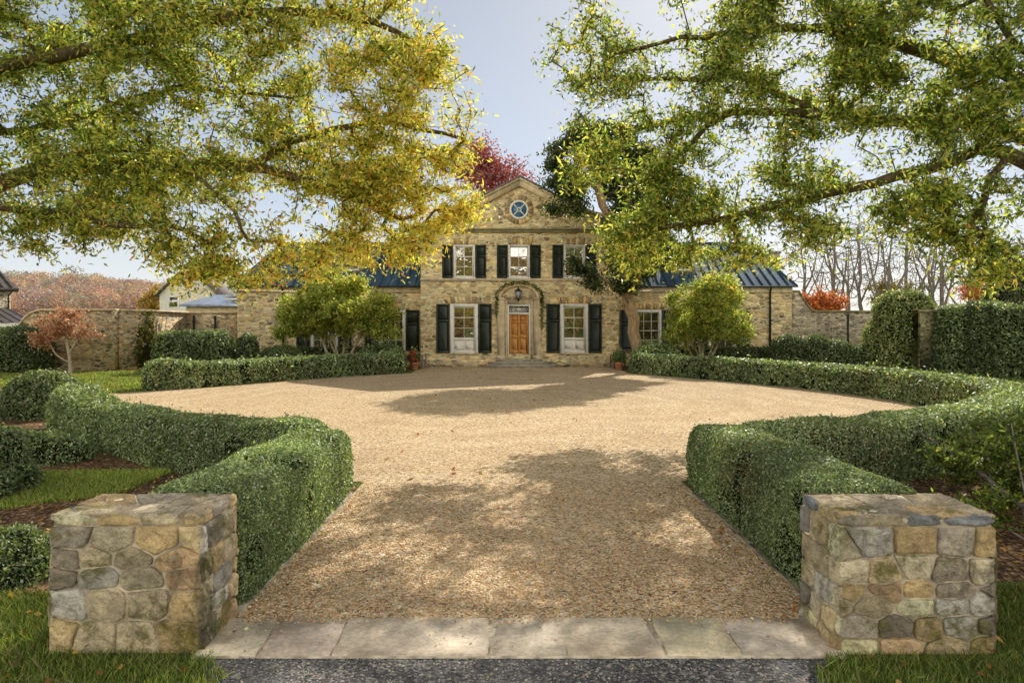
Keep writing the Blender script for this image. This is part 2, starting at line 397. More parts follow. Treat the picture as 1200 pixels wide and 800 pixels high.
GREENS = [(.15,.21,.09), (.25,.33,.145), (.41,.48,.24), (.62,.68,.45), (.085,.13,.06)]
def smooth_path(pts, step=.12, it=3):
    p = np.array(pts, float)
    for _ in range(it):                     # Chaikin corner cutting
        q = np.stack([p[:-1]*.75+p[1:]*.25, p[:-1]*.25+p[1:]*.75], 1).reshape(-1, p.shape[1])
        p = np.concatenate([p[:1], q, p[-1:]])
    d = np.concatenate([[0], np.cumsum(np.linalg.norm(np.diff(p, axis=0), axis=1))])
    s = np.linspace(0, d[-1], max(4, int(d[-1]/step)))
    return np.stack([np.interp(s, d, p[:, i]) for i in range(p.shape[1])], 1), s
def hedge(name, pts, w, h, label, size=None, cover=2.6, endr=.45, lumps=.032, seed=0., wts=(2.2,3,2.2,.9,1), gain=1., sq=6., mat='leaf_gloss', cat='hedge', group=None, hvar=None, lw=.62):
    """clipped hedge following a path: rounded box section, leafy skin over a dark core"""
    rng = np.random.default_rng(int(seed*100)+5)
    P, s = smooth_path(pts); T = np.gradient(P, axis=0); T /= np.linalg.norm(T, axis=1, keepdims=True)
    Nn = np.stack([T[:, 1], -T[:, 0]], 1)
    m = 26; a = np.linspace(math.pi, 0, m)
    cx = np.sign(np.cos(a))*np.abs(np.cos(a))**(2/sq); cz = np.abs(np.sin(a))**(2/sq)
    Ltot = s[-1]
    e = np.minimum(s, Ltot-s); e = np.clip(e/endr, 0, 1)
    prof = (1-(1-e)**2.6)**(1/2.6)
    hh = h*np.ones(len(s)) if hvar is None else h*np.interp(s/Ltot, *hvar)
    V = np.zeros((len(s), m, 3))
    V[:, :, :2] = P[:, None, :2] + Nn[:, None, :]*(w/2*prof[:, None]*cx[None, :])[:, :, None]
    V[:, :, 2] = cz[None, :]*(hh*(.35+.65*prof))[:, None]*np.where(prof < .02, 0.4, 1)[:, None]
    V = V.reshape(-1, 3)
    cen = np.repeat(np.concatenate([P[:, :2], (hh*.5)[:, None]], 1), m, 0)
    dirv = unit(V-cen)
    V = V + dirv*(lumps*lump(V, 4.2, seed)+lumps*.7*lump(V, 1.7, seed+3))[:, None]
    V[:, 2] = np.maximum(V[:, 2], 0.0)
    i, j = np.meshgrid(np.arange(len(s)-1), np.arange(m-1), indexing='ij')
    Q = np.stack([i*m+j, i*m+j+1, (i+1)*m+j+1, (i+1)*m+j], -1).reshape(-1, 4)
    mb = MB()
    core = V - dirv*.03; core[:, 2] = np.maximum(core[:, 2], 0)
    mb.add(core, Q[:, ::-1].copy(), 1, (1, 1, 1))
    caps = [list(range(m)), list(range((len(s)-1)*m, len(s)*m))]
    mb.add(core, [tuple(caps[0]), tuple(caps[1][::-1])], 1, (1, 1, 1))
    def sz(p):
        d = np.linalg.norm(p-np.array([0, 0, CAMH]), axis=1)
        return np.clip(.0039*d, .023, .14) if size is None else np.full(len(p), size)
    Pt, Nm, _ = scatter(V, Q, None, lambda p: cover/(sz(p)**2*lw*.5), rng)
    S = sz(Pt)
    Pt = Pt + Nm*(rng.normal(.2, .55, (len(Pt), 1))*S[:, None]*.6)
    Pt[:, 2] = np.maximum(Pt[:, 2], .004)
    st_ = rng.random(len(Pt)) < .008
    Pt[st_] += (Nm[st_]+np.array([0, 0, .5]))*S[st_][:, None]*rng.uniform(.5, 1.5, (st_.sum(), 1))
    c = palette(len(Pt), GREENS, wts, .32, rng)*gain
    br_ = (rng.random(len(Pt)) < .10) & (lump(Pt, 1.9, seed+7) > .45); c[br_] = np.array([.34,.22,.09])*rng.uniform(.6, 1.2, (br_.sum(), 1))
    keep = ~((lump(Pt, 3.6, seed+11)+.5*lump(Pt, 9., seed+13) < -.72) & (rng.random(len(Pt)) < .75)); Pt, Nm, S, c = Pt[keep], Nm[keep], S[keep], c[keep]
    tint = 1+.28*lump(Pt, 2.3, seed+1)[:, None]
    leaves(mb, Pt, S*1.05, S*lw, np.clip(c*tint, 0, 1), Nm, .75, 0, 0, rng)
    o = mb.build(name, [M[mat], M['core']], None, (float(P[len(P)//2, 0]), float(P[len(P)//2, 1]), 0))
    return tag(o, label, cat, group)

def blob(mb, c, r, size, cover=2.4, cols=GREENS, wts=(2,3,2.2,1,1), rng=RNG, seed=0., lumps=.1, gain=1., sq=2.4, zmin=.0, core=1, spread=.8, lw=.6):
    """one leafy mound: superellipsoid shell"""
    nu, nv = 28, 16
    th = np.linspace(0, 2*math.pi, nu, endpoint=False); ph = np.linspace(-.42*math.pi, .5*math.pi, nv)
    def sp(x): return np.sign(x)*np.abs(x)**(2/sq)
    TH, PH = np.meshgrid(th, ph, indexing='ij')
    D = np.stack([sp(np.cos(PH))*sp(np.cos(TH)), sp(np.cos(PH))*sp(np.sin(TH)), sp(np.sin(PH))], -1).reshape(-1, 3)
    V = D*np.array(r)
    V = V*(1+lumps*lump(V+np.array(c), 3./max(r), seed)+lumps*.6*lump(V, 7./max(r), seed+2))[:, None] + np.array(c)
    V[:, 2] = np.maximum(V[:, 2], zmin)
    i, j = np.meshgrid(np.arange(nu), np.arange(nv-1), indexing='ij'); i2 = (i+1) % nu
    Q = np.stack([i*nv+j, i2*nv+j, i2*nv+j+1, i*nv+j+1], -1).reshape(-1, 4)
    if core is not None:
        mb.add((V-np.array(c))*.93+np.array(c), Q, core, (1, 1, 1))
    Pt, Nm, _ = scatter(V, Q, None, lambda p: np.full(len(p), cover/(size**2*lw*.5)), rng)
    Pt = Pt + Nm*rng.normal(0, .6, (len(Pt), 1))*size
    Pt[:, 2] = np.maximum(Pt[:, 2], zmin+.004)
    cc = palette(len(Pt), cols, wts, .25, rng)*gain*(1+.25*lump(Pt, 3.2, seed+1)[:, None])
    leaves(mb, Pt, size*1.05, size*lw, np.clip(cc, 0, 1), Nm, spread, 0, 0, rng)
def shrub(name, blobs, size, label, cat='shrub', seed=0., mat='leaf_gloss', group=None, **kw):
    mb = MB(); rng = np.random.default_rng(int(seed*10)+3)
    for k, (c, r) in enumerate(blobs): blob(mb, c, r, size, rng=rng, seed=seed+k, **kw)
    c = blobs[0][0]
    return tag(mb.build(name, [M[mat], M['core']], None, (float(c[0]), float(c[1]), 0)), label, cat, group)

def grow(limbs, A, rng, step=.45, jit=.10, sag=.0):
    """limbs: polylines (first one is the trunk); A: twig ends, each joined to the nearest wood"""
    nodes, par = [], []
    for li, pl in enumerate(limbs):
        pl = np.array(pl, float)
        q, s = smooth_path(pl, step, 2)
        if li == 0: last = -1
        else:
            last = int(np.argmin(np.linalg.norm(np.array(nodes)-q[0], axis=1)))
        for k, p in enumerate(q):
            if li > 0 and k == 0: continue
            nodes.append(p + (rng.normal(0, jit*.35, 3) if 0 < k else 0)); par.append(last); last = len(nodes)-1
    nfix = len(nodes)
    X = np.zeros((nfix+len(A)*9, 3)); X[:nfix] = nodes; n = nfix
    d0 = np.array([np.min(np.linalg.norm(X[:nfix]-a, axis=1)) for a in A])
    tips = []
    for a in A[np.argsort(d0)]:
        d = np.linalg.norm(X[:n]-a, axis=1) + .25*np.maximum(0, X[:n, 2]-a[2])*(1-sag)
        k = int(np.argmin(d)); L = np.linalg.norm(a-X[k]); ns = int(min(8, max(1, round(L/step))))
        p0 = X[k].copy(); last = k
        for j in range(1, ns+1):
            t = j/ns; p = p0*(1-t)+a*t
            if j < ns: p = p + rng.normal(0, jit, 3) + np.array([0, 0, .10*L*math.sin(math.pi*t)])
            X[n] = p; par.append(last); last = n; n += 1
        tips.append(last)
    return X[:n], np.array(par), np.array(tips), nfix
def wood_radius(X, par, tips, rt, rtip, ex=.5):
    cnt = np.zeros(len(X)); cnt[tips] = 1
    for i in range(len(X)-1, 0, -1):
        if par[i] >= 0: cnt[par[i]] += cnt[i]
    cnt = np.maximum(cnt, 1); k = math.log(rt/rtip)/math.log(max(cnt[0], 2))
    return rtip*cnt**k
def tubes(mb, X, par, r, n=5, mi=0, rmin=0., col=None):
    k = np.where((par >= 0) & (r >= rmin))[0]; a, b = X[par[k]], X[k]
    ra = np.minimum(r[par[k]], r[k]*1.35); rb = r[k]
    t = unit(b-a); ref = np.where(np.abs(t[:, 2:3]) < .9, np.array([[0, 0, 1.]]), np.array([[1., 0, 0]]))
    u = unit(np.cross(t, ref)); v = np.cross(t, u)
    a = a - t*ra[:, None]*.3
    th = 2*math.pi*np.arange(n)/n
    ring = np.cos(th)[None, :, None]*u[:, None, :]+np.sin(th)[None, :, None]*v[:, None, :]
    V = np.concatenate([a[:, None]+ring*ra[:, None, None], b[:, None]+ring*rb[:, None, None]], 1)
    base = np.arange(len(k))[:, None]*2*n; j = np.arange(n); j2 = (j+1) % n
    Q = np.stack([base+j, base+j2, base+n+j2, base+n+j], -1).reshape(-1, 4)
    mb.add(V.reshape(-1, 3), Q, mi, col)
def ell_points(ells, n, rng, gapf=0., thr=-9, seed=0.):
    vol = np.array([e[1][0]*e[1][1]*e[1][2] for e in ells], float)
    if len(ells[0]) > 2: vol = vol*np.array([e[2] for e in ells])
    out = []
    tot = 0
    while tot < n:
        k = rng.choice(len(ells), n, p=vol/vol.sum())
        d = unit(rng.normal(size=(n, 3)))*rng.random((n, 1))**(1/2.6)
        P = np.array([ells[i][0] for i in k])+d*np.array([ells[i][1] for i in k])
        if gapf > 0: P = P[lump(P, gapf, seed) > thr]
        out.append(P); tot += len(P)
    return np.concatenate(out)[:n]

def airy(A, rng, f=1.7, thr=.05, keep=.12, seed=0.):
    """thin a crown along the light so that sun comes through it in patches, as it does through a real oak"""
    k = 1/math.tan(R(SUN_EL)); G = A.copy()
    G[:, 0] -= A[:, 2]*k*math.sin(R(SUN_AZ)); G[:, 1] -= A[:, 2]*k*math.cos(R(SUN_AZ)); G[:, 2] = 0
    m = lump(G*np.array([1, .8, 1]), f, seed)+.45*lump(G, f*2.3, seed+4)
    return A[(m > thr) | (rng.random(len(A)) < keep)]
def tree(name, label, cat, limbs, A, rt, rtip, bark, leafmat, nleaf, L, W, colfun, spray=(.32,.32,.2), droop=.25, seed=0, group=None, tubes_n=6, base=None, step=.45, jit=.1, back=2, shoot=.55):
    rng = np.random.default_rng(seed)
    X, par, tips, nf = grow(limbs, A, rng, step, jit)
    r = wood_radius(X, par, tips, rt, rtip)
    b = np.array(limbs[0][0], float); b[2] = 0
    root = thing(name, tuple(b), label, cat, group)
    # flare the foot of the trunk
    z = X[:, 2]; r = r*np.where((np.arange(len(X)) < nf) & (z < .6), 1+.55*(1-z/.6).clip(0, 1), 1)
    mb = MB(); tubes(mb, X, par, r, tubes_n); mb.build('trunk', M[bark], root, smooth=True)
    if nleaf:
        mb = MB(); m = len(tips)
        k = rng.integers(0, m, nleaf)
        chain = [tips]
        for _ in range(back): chain.append(np.maximum(par[chain[-1]], 0))
        chain = X[np.array(chain)]                      # (back+1, m, 3): the last stretch of each twig
        f = rng.random(nleaf)**1.25*back; fi = np.minimum(f.astype(int), back-1); ff = (f-fi)[:, None]
        p0, p1 = chain[fi, k], chain[fi+1, k]
        # side shoots: every twig carries a few short shoots on which the leaves sit
        sh = rng.integers(0, 9, nleaf); sd = unit(np.random.default_rng(seed+50).normal(size=(m*9, 3))*np.array([1, 1, .45])+np.array([0, 0, -droop*.3]))[k*9+sh]
        u_ = rng.random((nleaf, 1))
        base_f = (sh[:, None]+.5)/9*back; bi = np.minimum(base_f[:, 0].astype(int), back-1); bf = base_f-bi[:, None]
        q = chain[bi, k]*(1-bf)+chain[bi+1, k]*bf
        on = rng.random((nleaf, 1)) < .75
        P = np.where(on, q+sd*u_*shoot, p0*(1-ff)+p1*ff) + rng.normal(size=(nleaf, 3))*np.array(spray)
        P[:, 2] = np.maximum(P[:, 2], .15)
        cl = rng.normal(size=m)
        C = colfun(P, cl[k], rng)
        leaves(mb, P, L, W, C, None, 1., 0, droop, rng)
        mb.build('crown', M[leafmat], root)
    return root

# ------------------------------------------------------------------ the ground
def sheet(name, poly, z, mat, kind='structure'):
    mb = MB(); mb.add([(x, y, z) for x, y in poly], [tuple(range(len(poly)))], 0)
    o = mb.build(name, mat); return tag(o, kind=kind)
sheet('ground', [(-2500,-1500),(2500,-1500),(2500,2500),(-2500,2500)], 0, M['grass_ground'])
arcL = [(-2.0,9.2),(-4.3,10.2),(-6.7,12.1),(-9.3,14.8),(-10.6,16.2),(-45,16.2),(-45,21.4),(-12.6,21.4),(-11.7,22.4),(-10.2,24.3),(-8.4,27.1),(-6.5,29.3),(-4.6,31.1),(-4.6,35.9)]
arcR = [(5.3,35.9),(5.3,31.0),(8.2,26.25),(9.9,23.3),(10.8,20.5),(10.9,17),(9.8,14),(8.2,12.2),(6.6,11.0),(5,10.1),(3.6,9.5),(2.3,9.3),(2.3,4.86)]
sheet('gravel_drive', [(-2.0,4.86)]+arcL+arcR, .008, M['gravel'])
sheet('road', [(-1.75,3.9),(-1.95,4.34),(2.0,4.34),(1.8,3.9),(2.6,2.2),(14,1.0),(14,-3.5),(-14,-3.5),(-14,1.0),(-2.6,2.2)], .004, M['road'])
sheet('planting_bed', [(-2.02,5.1),(-3.4,5.35),(-14,6.2),(-14,15.6),(-10.8,15.9),(-9.4,14.6),(-6.8,11.9),(-4.3,10.0),(-2.02,9.0)], .004, M['mulch'])
sheet('border_bed', [(2.32,5.3),(2.32,9.0),(3.8,9.0),(5.4,9.8),(7.2,11.0),(8.8,12.2),(10.3,14),(13,13.5),(14,6.1),(3.6,5.6)], .004, M['mulch'])
sheet('foundation_bed', [(-14.5,36.5),(-14.5,30.5),(-12,24.3),(-9,28.1),(-5.0,32.0),(-4.7,36.6)], .004, M['mulch'])
sheet('house_bed', [(5.4,36.6),(5.4,32.0),(8.6,27.5),(11,24),(15.5,30),(15,36.6)], .004, M['mulch'])

# threshold of flagstones between the pillars
mb = MB(); rng = np.random.default_rng(3)
xs = [-2.02, -1.62, -1.15, -.15, .35, .98, 1.47, 2.12]
for a, b in zip(xs[:-1], xs[1:]):
    sk = rng.uniform(-.05, .05); c = rng.uniform(.85, 1.15)*np.array([1, rng.uniform(.95,1.02), rng.uniform(.86,1.02)])
    z1 = .030+rng.uniform(-.003, .003)
    n = 10
    # slab with a slightly wandering outline
    t = np.linspace(0, 1, n)
    def wob(k): return .006*np.sin(t*7+k)
    yb, yf = 4.87, 4.33
    out = [(a+.006+(b-a-.012)*u, yf+w_) for u, w_ in zip(t, wob(a))] + [(b-.006+sk*u+w_, yf+(yb-yf)*u) for u, w_ in zip(t[1:], wob(b)[1:])] 
    out += [(b-.006+sk+(a-b+.012)*u, yb+w_) for u, w_ in zip(t[1:], wob(a+b)[1:])] + [(a+.006+sk*(1-u)+w_, yb+(yf-yb)*u) for u, w_ in zip(t[1:-1], wob(a*3)[1:-1])]
    m = len(out)
    ctr = np.mean(out, 0)
    inn = [((x-ctr[0])*(1-.012/(b-a))+ctr[0], (y-ctr[1])*.98+ctr[1]) for x, y in out]
    V = [(x, y, -.05) for x, y in out]+[(x, y, z1-.006) for x, y in out]+[(x, y, z1) for x, y in inn]
    Fc = [(i, (i+1) % m, (i+1) % m+m, i+m) for i in range(m)]+[(i+m, (i+1) % m+m, (i+1) % m+2*m, i+2*m) for i in range(m)]+[tuple(range(2*m, 3*m))]
    mb.add(V, Fc, 0, c)
tag(mb.build('threshold_paving', M['flag']), kind='structure')
mb = MB(); mb.box(-2.03, 2.13, 4.32, 4.88, -.06, .016); tag(mb.build('threshold_bedding', M['mortar']), kind='structure')
# low stone edging along the drive
mb = MB()
for s_, x in ((-1, -2.02), (1, 2.30)):
    y = 4.95
    while y < 8.2:
        l = random.uniform(.3, .6); mb.bbox(x-.04, x+.04, y, y+l-.012, -.03, .03+random.uniform(-.012,.012), .01); y += l
tag(mb.build('kerb_edging', M['kerb']), kind='structure')

# loose pebbles lying on the near drive, the threshold and the road edge
rng = np.random.default_rng(19); PB = []
for (x0, x1, y0, y1, n, z) in [(-1.98,2.24,4.9,6.6,15000,.010),(-1.98,2.24,6.6,9.,9000,.010),(-1.9,1.95,4.78,4.9,900,.030),(-1.95,2.0,4.35,4.8,160,.032),(-1.8,1.85,3.4,4.32,4200,.006)]:
    PB.append(np.stack([rng.uniform(x0, x1, n), rng.uniform(y0, y1, n), np.full(n, z), np.full(n, 0. if y1 > 4.33 else 1.)], 1))
PB = np.concatenate(PB); n = len(PB); r = rng.lognormal(-4.85, .32, (n, 1)); r = np.minimum(r, .017)
octa = np.array([(1,0,0),(0,1,0),(-1,0,0),(0,-1,0),(0,0,1),(0,0,-1)], float)
V = PB[:, None, :3]+octa[None]*(r[:, None, :]*rng.uniform(.6, 1.25, (n, 6, 1))*np.array([1, 1, .62]))
V = V+rng.normal(0, .16, V.shape)*r[:, None, :]
T = np.array([(0,1,4),(1,2,4),(2,3,4),(3,0,4),(1,0,5),(2,1,5),(3,2,5),(0,3,5)])
c = palette(n, [(.82,.57,.31),(.70,.46,.23),(.92,.78,.56),(.42,.28,.15),(.58,.48,.36)], (3,3,1.4,1.6,1), .2, rng)
g = PB[:, 3] > .5; c[g] = palette(g.sum(), [(.30,.29,.27),(.16,.16,.16),(.52,.48,.42),(.6,.48,.32)], (3,3,1,.6), .2, rng)
mb = MB(); mb.add(V.reshape(-1, 3), (np.arange(n)[:, None, None]*6+T[None]).reshape(-1, 3), 0, np.repeat(c, 6, axis=0))
t_ = NT('pebble'); M['pebble'] = t_.done(t_.bsdf(t_.attr(), .85, None, .2))
tag(mb.build('loose_gravel', M['pebble']), 'loose tan and grey pebbles on the near drive and road edge', 'gravel', kind='stuff')

# ------------------------------------------------------------------ stone pillars
PCOL = [(.72,.61,.42),(.84,.63,.34),(.88,.68,.38),(.95,.84,.60),(.60,.53,.43),(.82,.65,.38),(.80,.57,.34),(.46,.40,.31),(.72,.68,.60),(.92,.75,.46),(.94,.80,.54)]
def split(rect, rng, amin, out):
    x0, y0, x1, y1 = rect; w, h = x1-x0, y1-y0
    if w*h < amin*rng.uniform(.7, 2.2) and w < h*3.0 and h < w*1.5: out.append(rect); return
    if w > h*1.35 or (w > h and rng.random() < .5):
        f = rng.uniform(.33, .67); c = x0+w*f; split((x0,y0,c,y1), rng, amin, out); split((c,y0,x1,y1), rng, amin, out)
    else:
        f = rng.uniform(.35, .65); c = y0+h*f; split((x0,y0,x1,c), rng, amin, out); split((x0,c,x1,y1), rng, amin, out)
def stones(mb, O, U, Vv, Nn, W, H, rng, amin=.024, gap=.013, proud=.020, cols=PCOL, rects=None, edge=True, sq=9.):
    O, U, Vv, Nn = (np.array(a, float) for a in (O, U, Vv, Nn))
    if rects is None:
        rects = []; split((0, 0, W, H), rng, amin, rects)
    g = 9; lin = np.linspace(-1, 1, g); A, B = np.meshgrid(lin, lin, indexing='ij')
    for (x0, y0, x1, y1) in rects:
        ex0, ex1 = (0 if edge and x0 < 1e-6 else gap), (0 if edge and x1 > W-1e-6 else gap)
        ey0, ey1 = (0 if edge and y0 < 1e-6 else gap), (0 if edge and y1 > H-1e-6 else gap)
        cx, cy = (x0+ex0+x1-ex1)/2, (y0+ey0+y1-ey1)/2; hw, hh = (x1-ex1-x0-ex0)/2, (y1-ey1-y0-ey0)/2
        # square -> rounded outline
        k = (np.abs(A)**sq+np.abs(B)**sq)**(1/sq); mx = np.maximum(np.abs(A), np.abs(B))
        s = np.where(k > 1e-6, mx/np.maximum(k, 1e-6), 1)
        px, py = A*s, B*s
        sd = rng.uniform(0, 50)
        px = px*(1+.07*np.sin(B*2.6+sd)+.04*np.sin(B*6+sd*2)); py = py*(1+.08*np.sin(A*2.3+sd*1.7)+.05*np.sin(A*6.5+sd))
        X = cx+hw*px*.97; Y = cy+hh*py*.97
        hgt = proud*rng.uniform(.6, 1.3)*(1-np.clip(mx, 0, 1)**8) + .006*np.sin(A*3+sd)*np.sin(B*3.3+sd*.7)*(1-mx**3) + (-.012)*(mx >= .999)
        tilt = rng.normal(0, .004, 2); hgt = hgt+(tilt[0]*A+tilt[1]*B)*(mx < .999)
        V = O+X[..., None]*U+Y[..., None]*Vv+hgt[..., None]*Nn
        i, j = np.meshgrid(np.arange(g-1), np.arange(g-1), indexing='ij')
        Q = np.stack([i*g+j, (i+1)*g+j, (i+1)*g+j+1, i*g+j+1], -1).reshape(-1, 4)
        c = np.array(cols[rng.integers(len(cols))])*rng.uniform(.75, 1.2)
        mb.add(V.reshape(-1, 3), Q, 0, np.clip(c, 0, 1))
def clip_poly(P, a, b):            # keep the side of the polygon nearer to a than b
    m = (a+b)/2; d = b-a; out = []
    for i in range(len(P)):
        p, q = P[i], P[(i+1) % len(P)]; fp, fq = np.dot(p-m, d), np.dot(q-m, d)
        if fp <= 0: out.append(p)
        if fp*fq < 0: out.append(p+(q-p)*fp/(fp-fq))
    return out
def rubble(mb, O, U, Vv, Nn, W, H, rng, cw=.23, ch=.145, gap=.008, proud=.022, cols=PCOL):
    """irregular fieldstones: cells round scattered centres, rounded corners, rough proud faces"""
    O, U, Vv, Nn = (np.array(a, float) for a in (O, U, Vv, Nn))
    an = cw/ch; S = []; y = 0.
    while y < H-.03:                       # rough courses of unequal stones
        h = ch*rng.uniform(.55, 1.6); 
        if H-y-h < ch*.6: h = H-y
        x = -rng.uniform(.1, .9)*cw
        while x < W+.1:
            w = cw*rng.uniform(.5, 1.6); S.append((x+w/2, (y+h/2+rng.normal(0, .07)*h)*an)); x += w
        y += h
    S = np.array(S)
    rect = [np.array(p, float) for p in ((0,0),(W,0),(W,H*an),(0,H*an))]
    for i, c in enumerate(S):
        P = rect
        for j in np.argsort(np.linalg.norm(S-c, axis=1))[1:18]:
            P = clip_poly(P, c, S[j])
            if len(P) < 3: break
        if len(P) < 3: continue
        P = np.array(P); P[:, 1] /= an
        A = .5*np.sum(P[:, 0]*np.roll(P[:, 1], -1)-np.roll(P[:, 0], -1)*P[:, 1])
        if A < .0012: continue
        ctr = P.mean(0)
        # subdivide and inset, except along the arris of the pillar
        Q = []
        for a, b in zip(P, np.roll(P, -1, axis=0)):
            k = max(1, int(np.linalg.norm(b-a)/.022))
            for t in range(k): Q.append(a+(b-a)*t/k)
        Q = np.array(Q); n = len(Q)
        for _ in range(1):
            Q2 = .5*Q+.25*np.roll(Q, 1, 0)+.25*np.roll(Q, -1, 0)
            edge = (Q[:, 0] < .004) | (Q[:, 0] > W-.004) | (Q[:, 1] < .004) | (Q[:, 1] > H-.004)
            Q = np.where(edge[:, None], .75*Q+.25*Q2, Q2)
        d = ctr-Q; L = np.linalg.norm(d, axis=1, keepdims=True)
        edge = (Q[:, 0] < .012) | (Q[:, 0] > W-.012) | (Q[:, 1] < .012) | (Q[:, 1] > H-.012)
        Q = Q+d/L*np.where(edge, .0, gap)[:, None]*rng.uniform(.5, 1.7, (n, 1))
        hp = proud*rng.uniform(.45, 1.25); sd = rng.uniform(0, 60); tl = rng.normal(0, .03, 2)
        rings = [(1., -.012), (.99, .45*hp), (.965, .88*hp), (.90, hp), (.7, hp*1.06), (.45, hp*1.08), (.2, hp*1.08)]
        V = []
        for f, z in rings:
            X = ctr+(Q-ctr)*f
            zz = z+(0 if z < 0 else (.005*np.sin(X[:, 0]*38+sd)*np.cos(X[:, 1]*43+sd*.7)+.0035*np.sin(X[:, 0]*90+sd*2+X[:, 1]*70))*(1.15-f)*2.2) + (0 if z < 0 else (X-ctr)@tl)
            zz = np.where(edge & (f > .9), np.minimum(zz, .006+.003*np.sin(sd+X[:, 1]*60)), zz)
            V.append(O+X[:, :1]*U+X[:, 1:2]*Vv+np.broadcast_to(zz, (n,))[:, None]*Nn)
        V = np.concatenate(V); R_ = len(rings)
        Fc = [(r*n+k, r*n+(k+1) % n, (r+1)*n+(k+1) % n, (r+1)*n+k) for r in range(R_-1) for k in range(n)]+[tuple((R_-1)*n+k for k in range(n))]
        cc = np.array(cols[rng.integers(len(cols))])*rng.uniform(.6, 1.25)
        mb.add(V, Fc, 0, np.clip(cc, 0, 1))
def pillar(x0, x1, y0, y1, h, seed, label):
    rng = np.random.default_rng(seed)
    root = thing('stone_pillar', ((x0+x1)/2, (y0+y1)/2, 0), label, 'pillar')
    hb = h-.085; w, d = x1-x0, y1-y0
    mb = MB()
    mb.box(x0+.013, x1-.013, y0+.013, y1-.013, -.05, hb, 1)
    am = .072
    rubble(mb, (x0,y0+.008,0), (1,0,0), (0,0,1), (0,-1,0), w, hb, rng)
    rubble(mb, (x1-.008,y0,0), (0,1,0), (0,0,1), (1,0,0), d, hb, rng)
    rubble(mb, (x0+.008,y1,0), (0,-1,0), (0,0,1), (-1,0,0), d, hb, rng)
    rubble(mb, (x1,y1-.008,0), (-1,0,0), (0,0,1), (0,1,0), w, hb, rng)
    mb.build('body', [M['fieldstone'], M['mortar']], root, smooth=True)
    mb = MB(); z0, z1 = hb+.004, h
    mb.box(x0+.014, x1-.014, y0+.014, y1-.014, z0-.003, z1-.012, 1)
    def row(O, U, N, L, s):
        cuts = [0]
        while L-cuts[-1] > .34: cuts.append(cuts[-1]+s.uniform(.12, .30))
        cuts.append(L)
        stones(mb, O, U, (0,0,1), N, L, z1-z0, rng, gap=.006, proud=.012, rects=[(a, 0, b, z1-z0) for a, b in zip(cuts[:-1], cuts[1:])], cols=PCOL[:6]+[(.42,.44,.48)], sq=7)
    row((x0,y0+.004,z0), (1,0,0), (0,-1,0), w, rng); row((x1-.004,y0,z0), (0,1,0), (1,0,0), d, rng)
    row((x0+.004,y1,z0), (0,-1,0), (-1,0,0), d, rng); row((x1,y1-.004,z0), (-1,0,0), (0,1,0), w, rng)
    rubble(mb, (x0,y0,z1-.010), (1,0,0), (0,1,0), (0,0,1), w, d, rng, .36, .22, .005, .008, [(.68,.56,.38),(.74,.54,.30),(.60,.50,.36),(.76,.64,.46),(.54,.46,.35)])
    mb.build('cap', [M['fieldstone'], M['mortar']], root, smooth=True)
    return root
pillar(-2.97, -2.0, 4.39, 4.95, .90, 21, 'mossy golden fieldstone gate pillar on the left of the driveway entrance')
pillar(2.10, 3.10, 4.38, 4.95, .90, 34, 'grey and tan fieldstone gate pillar on the right of the driveway entrance')

# ------------------------------------------------------------------ hedges
hedge('drive_hedge', [(-2.42,4.98),(-2.43,6.5),(-2.45,8.0),(-2.52,9.1)], .84, .88, 'clipped hedge running straight from the left stone pillar along the drive', seed=1., endr=.30, hvar=([0,.5,.8,1],[1,.97,.9,.86]), cover=3.)
hedge('curved_hedge', [(-2.6,9.3),(-4.2,10.0),(-5.6,11.0),(-7.2,12.3),(-8.6,13.5),(-9.3,14.7)], .95, .76, 'long curved clipped hedge at left, sweeping round the near side of the turning circle', seed=2., lumps=.045, hvar=([0,.12,.3,.7,.9,1],[1.12,1.02,.92,.92,1.15,1.15]))
hedge('drive_hedge', [(2.75,4.98),(2.74,6.5),(2.74,8.0),(2.85,9.5)], .86, .88, 'clipped hedge running straight from the right stone pillar along the drive', seed=3., endr=.32, hvar=([0,.5,.8,1],[1,.97,.92,.88]), cover=3.)
hedge('curved_hedge', [(3.0,9.15),(4.1,9.15),(5.5,9.85),(7.1,10.9),(8.8,12.1),(10.5,13.9),(11.4,16.6),(11.4,19.5),(10.8,22.3),(9.2,26.2),(7.4,29.2),(5.6,31.5)], 1.0, .80, 'very long clipped hedge curving round the whole right side of the gravel circle', seed=4., lumps=.04, wts=(2,3,3,1.4,.6))
hedge('boundary_hedge', [(-12.2,22.7),(-10.6,24.7),(-8.8,27.5),(-6.9,29.9),(-5.1,31.6)], 1.1, .84, 'clipped hedge on the far left of the circle ending in a rounded knob', seed=5., lumps=.045, wts=(2,3,3,1.4,.6), hvar=([0,.08,.16,1],[1.12,1.1,.95,1.]))
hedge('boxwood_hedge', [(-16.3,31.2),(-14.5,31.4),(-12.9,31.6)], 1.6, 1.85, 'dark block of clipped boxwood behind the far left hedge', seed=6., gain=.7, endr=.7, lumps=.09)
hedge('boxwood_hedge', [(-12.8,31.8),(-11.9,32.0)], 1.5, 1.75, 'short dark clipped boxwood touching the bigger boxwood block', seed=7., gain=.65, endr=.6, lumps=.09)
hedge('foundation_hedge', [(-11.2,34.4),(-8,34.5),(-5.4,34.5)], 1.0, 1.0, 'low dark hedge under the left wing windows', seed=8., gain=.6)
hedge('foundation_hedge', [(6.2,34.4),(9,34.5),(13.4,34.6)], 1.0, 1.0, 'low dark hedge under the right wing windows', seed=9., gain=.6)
shrub('clipped_shrub', [((-11.0,16.0,.32),(.78,.8,.68))], .07, 'round dark clipped ball at the left end of the curved hedge', seed=10., gain=.75)
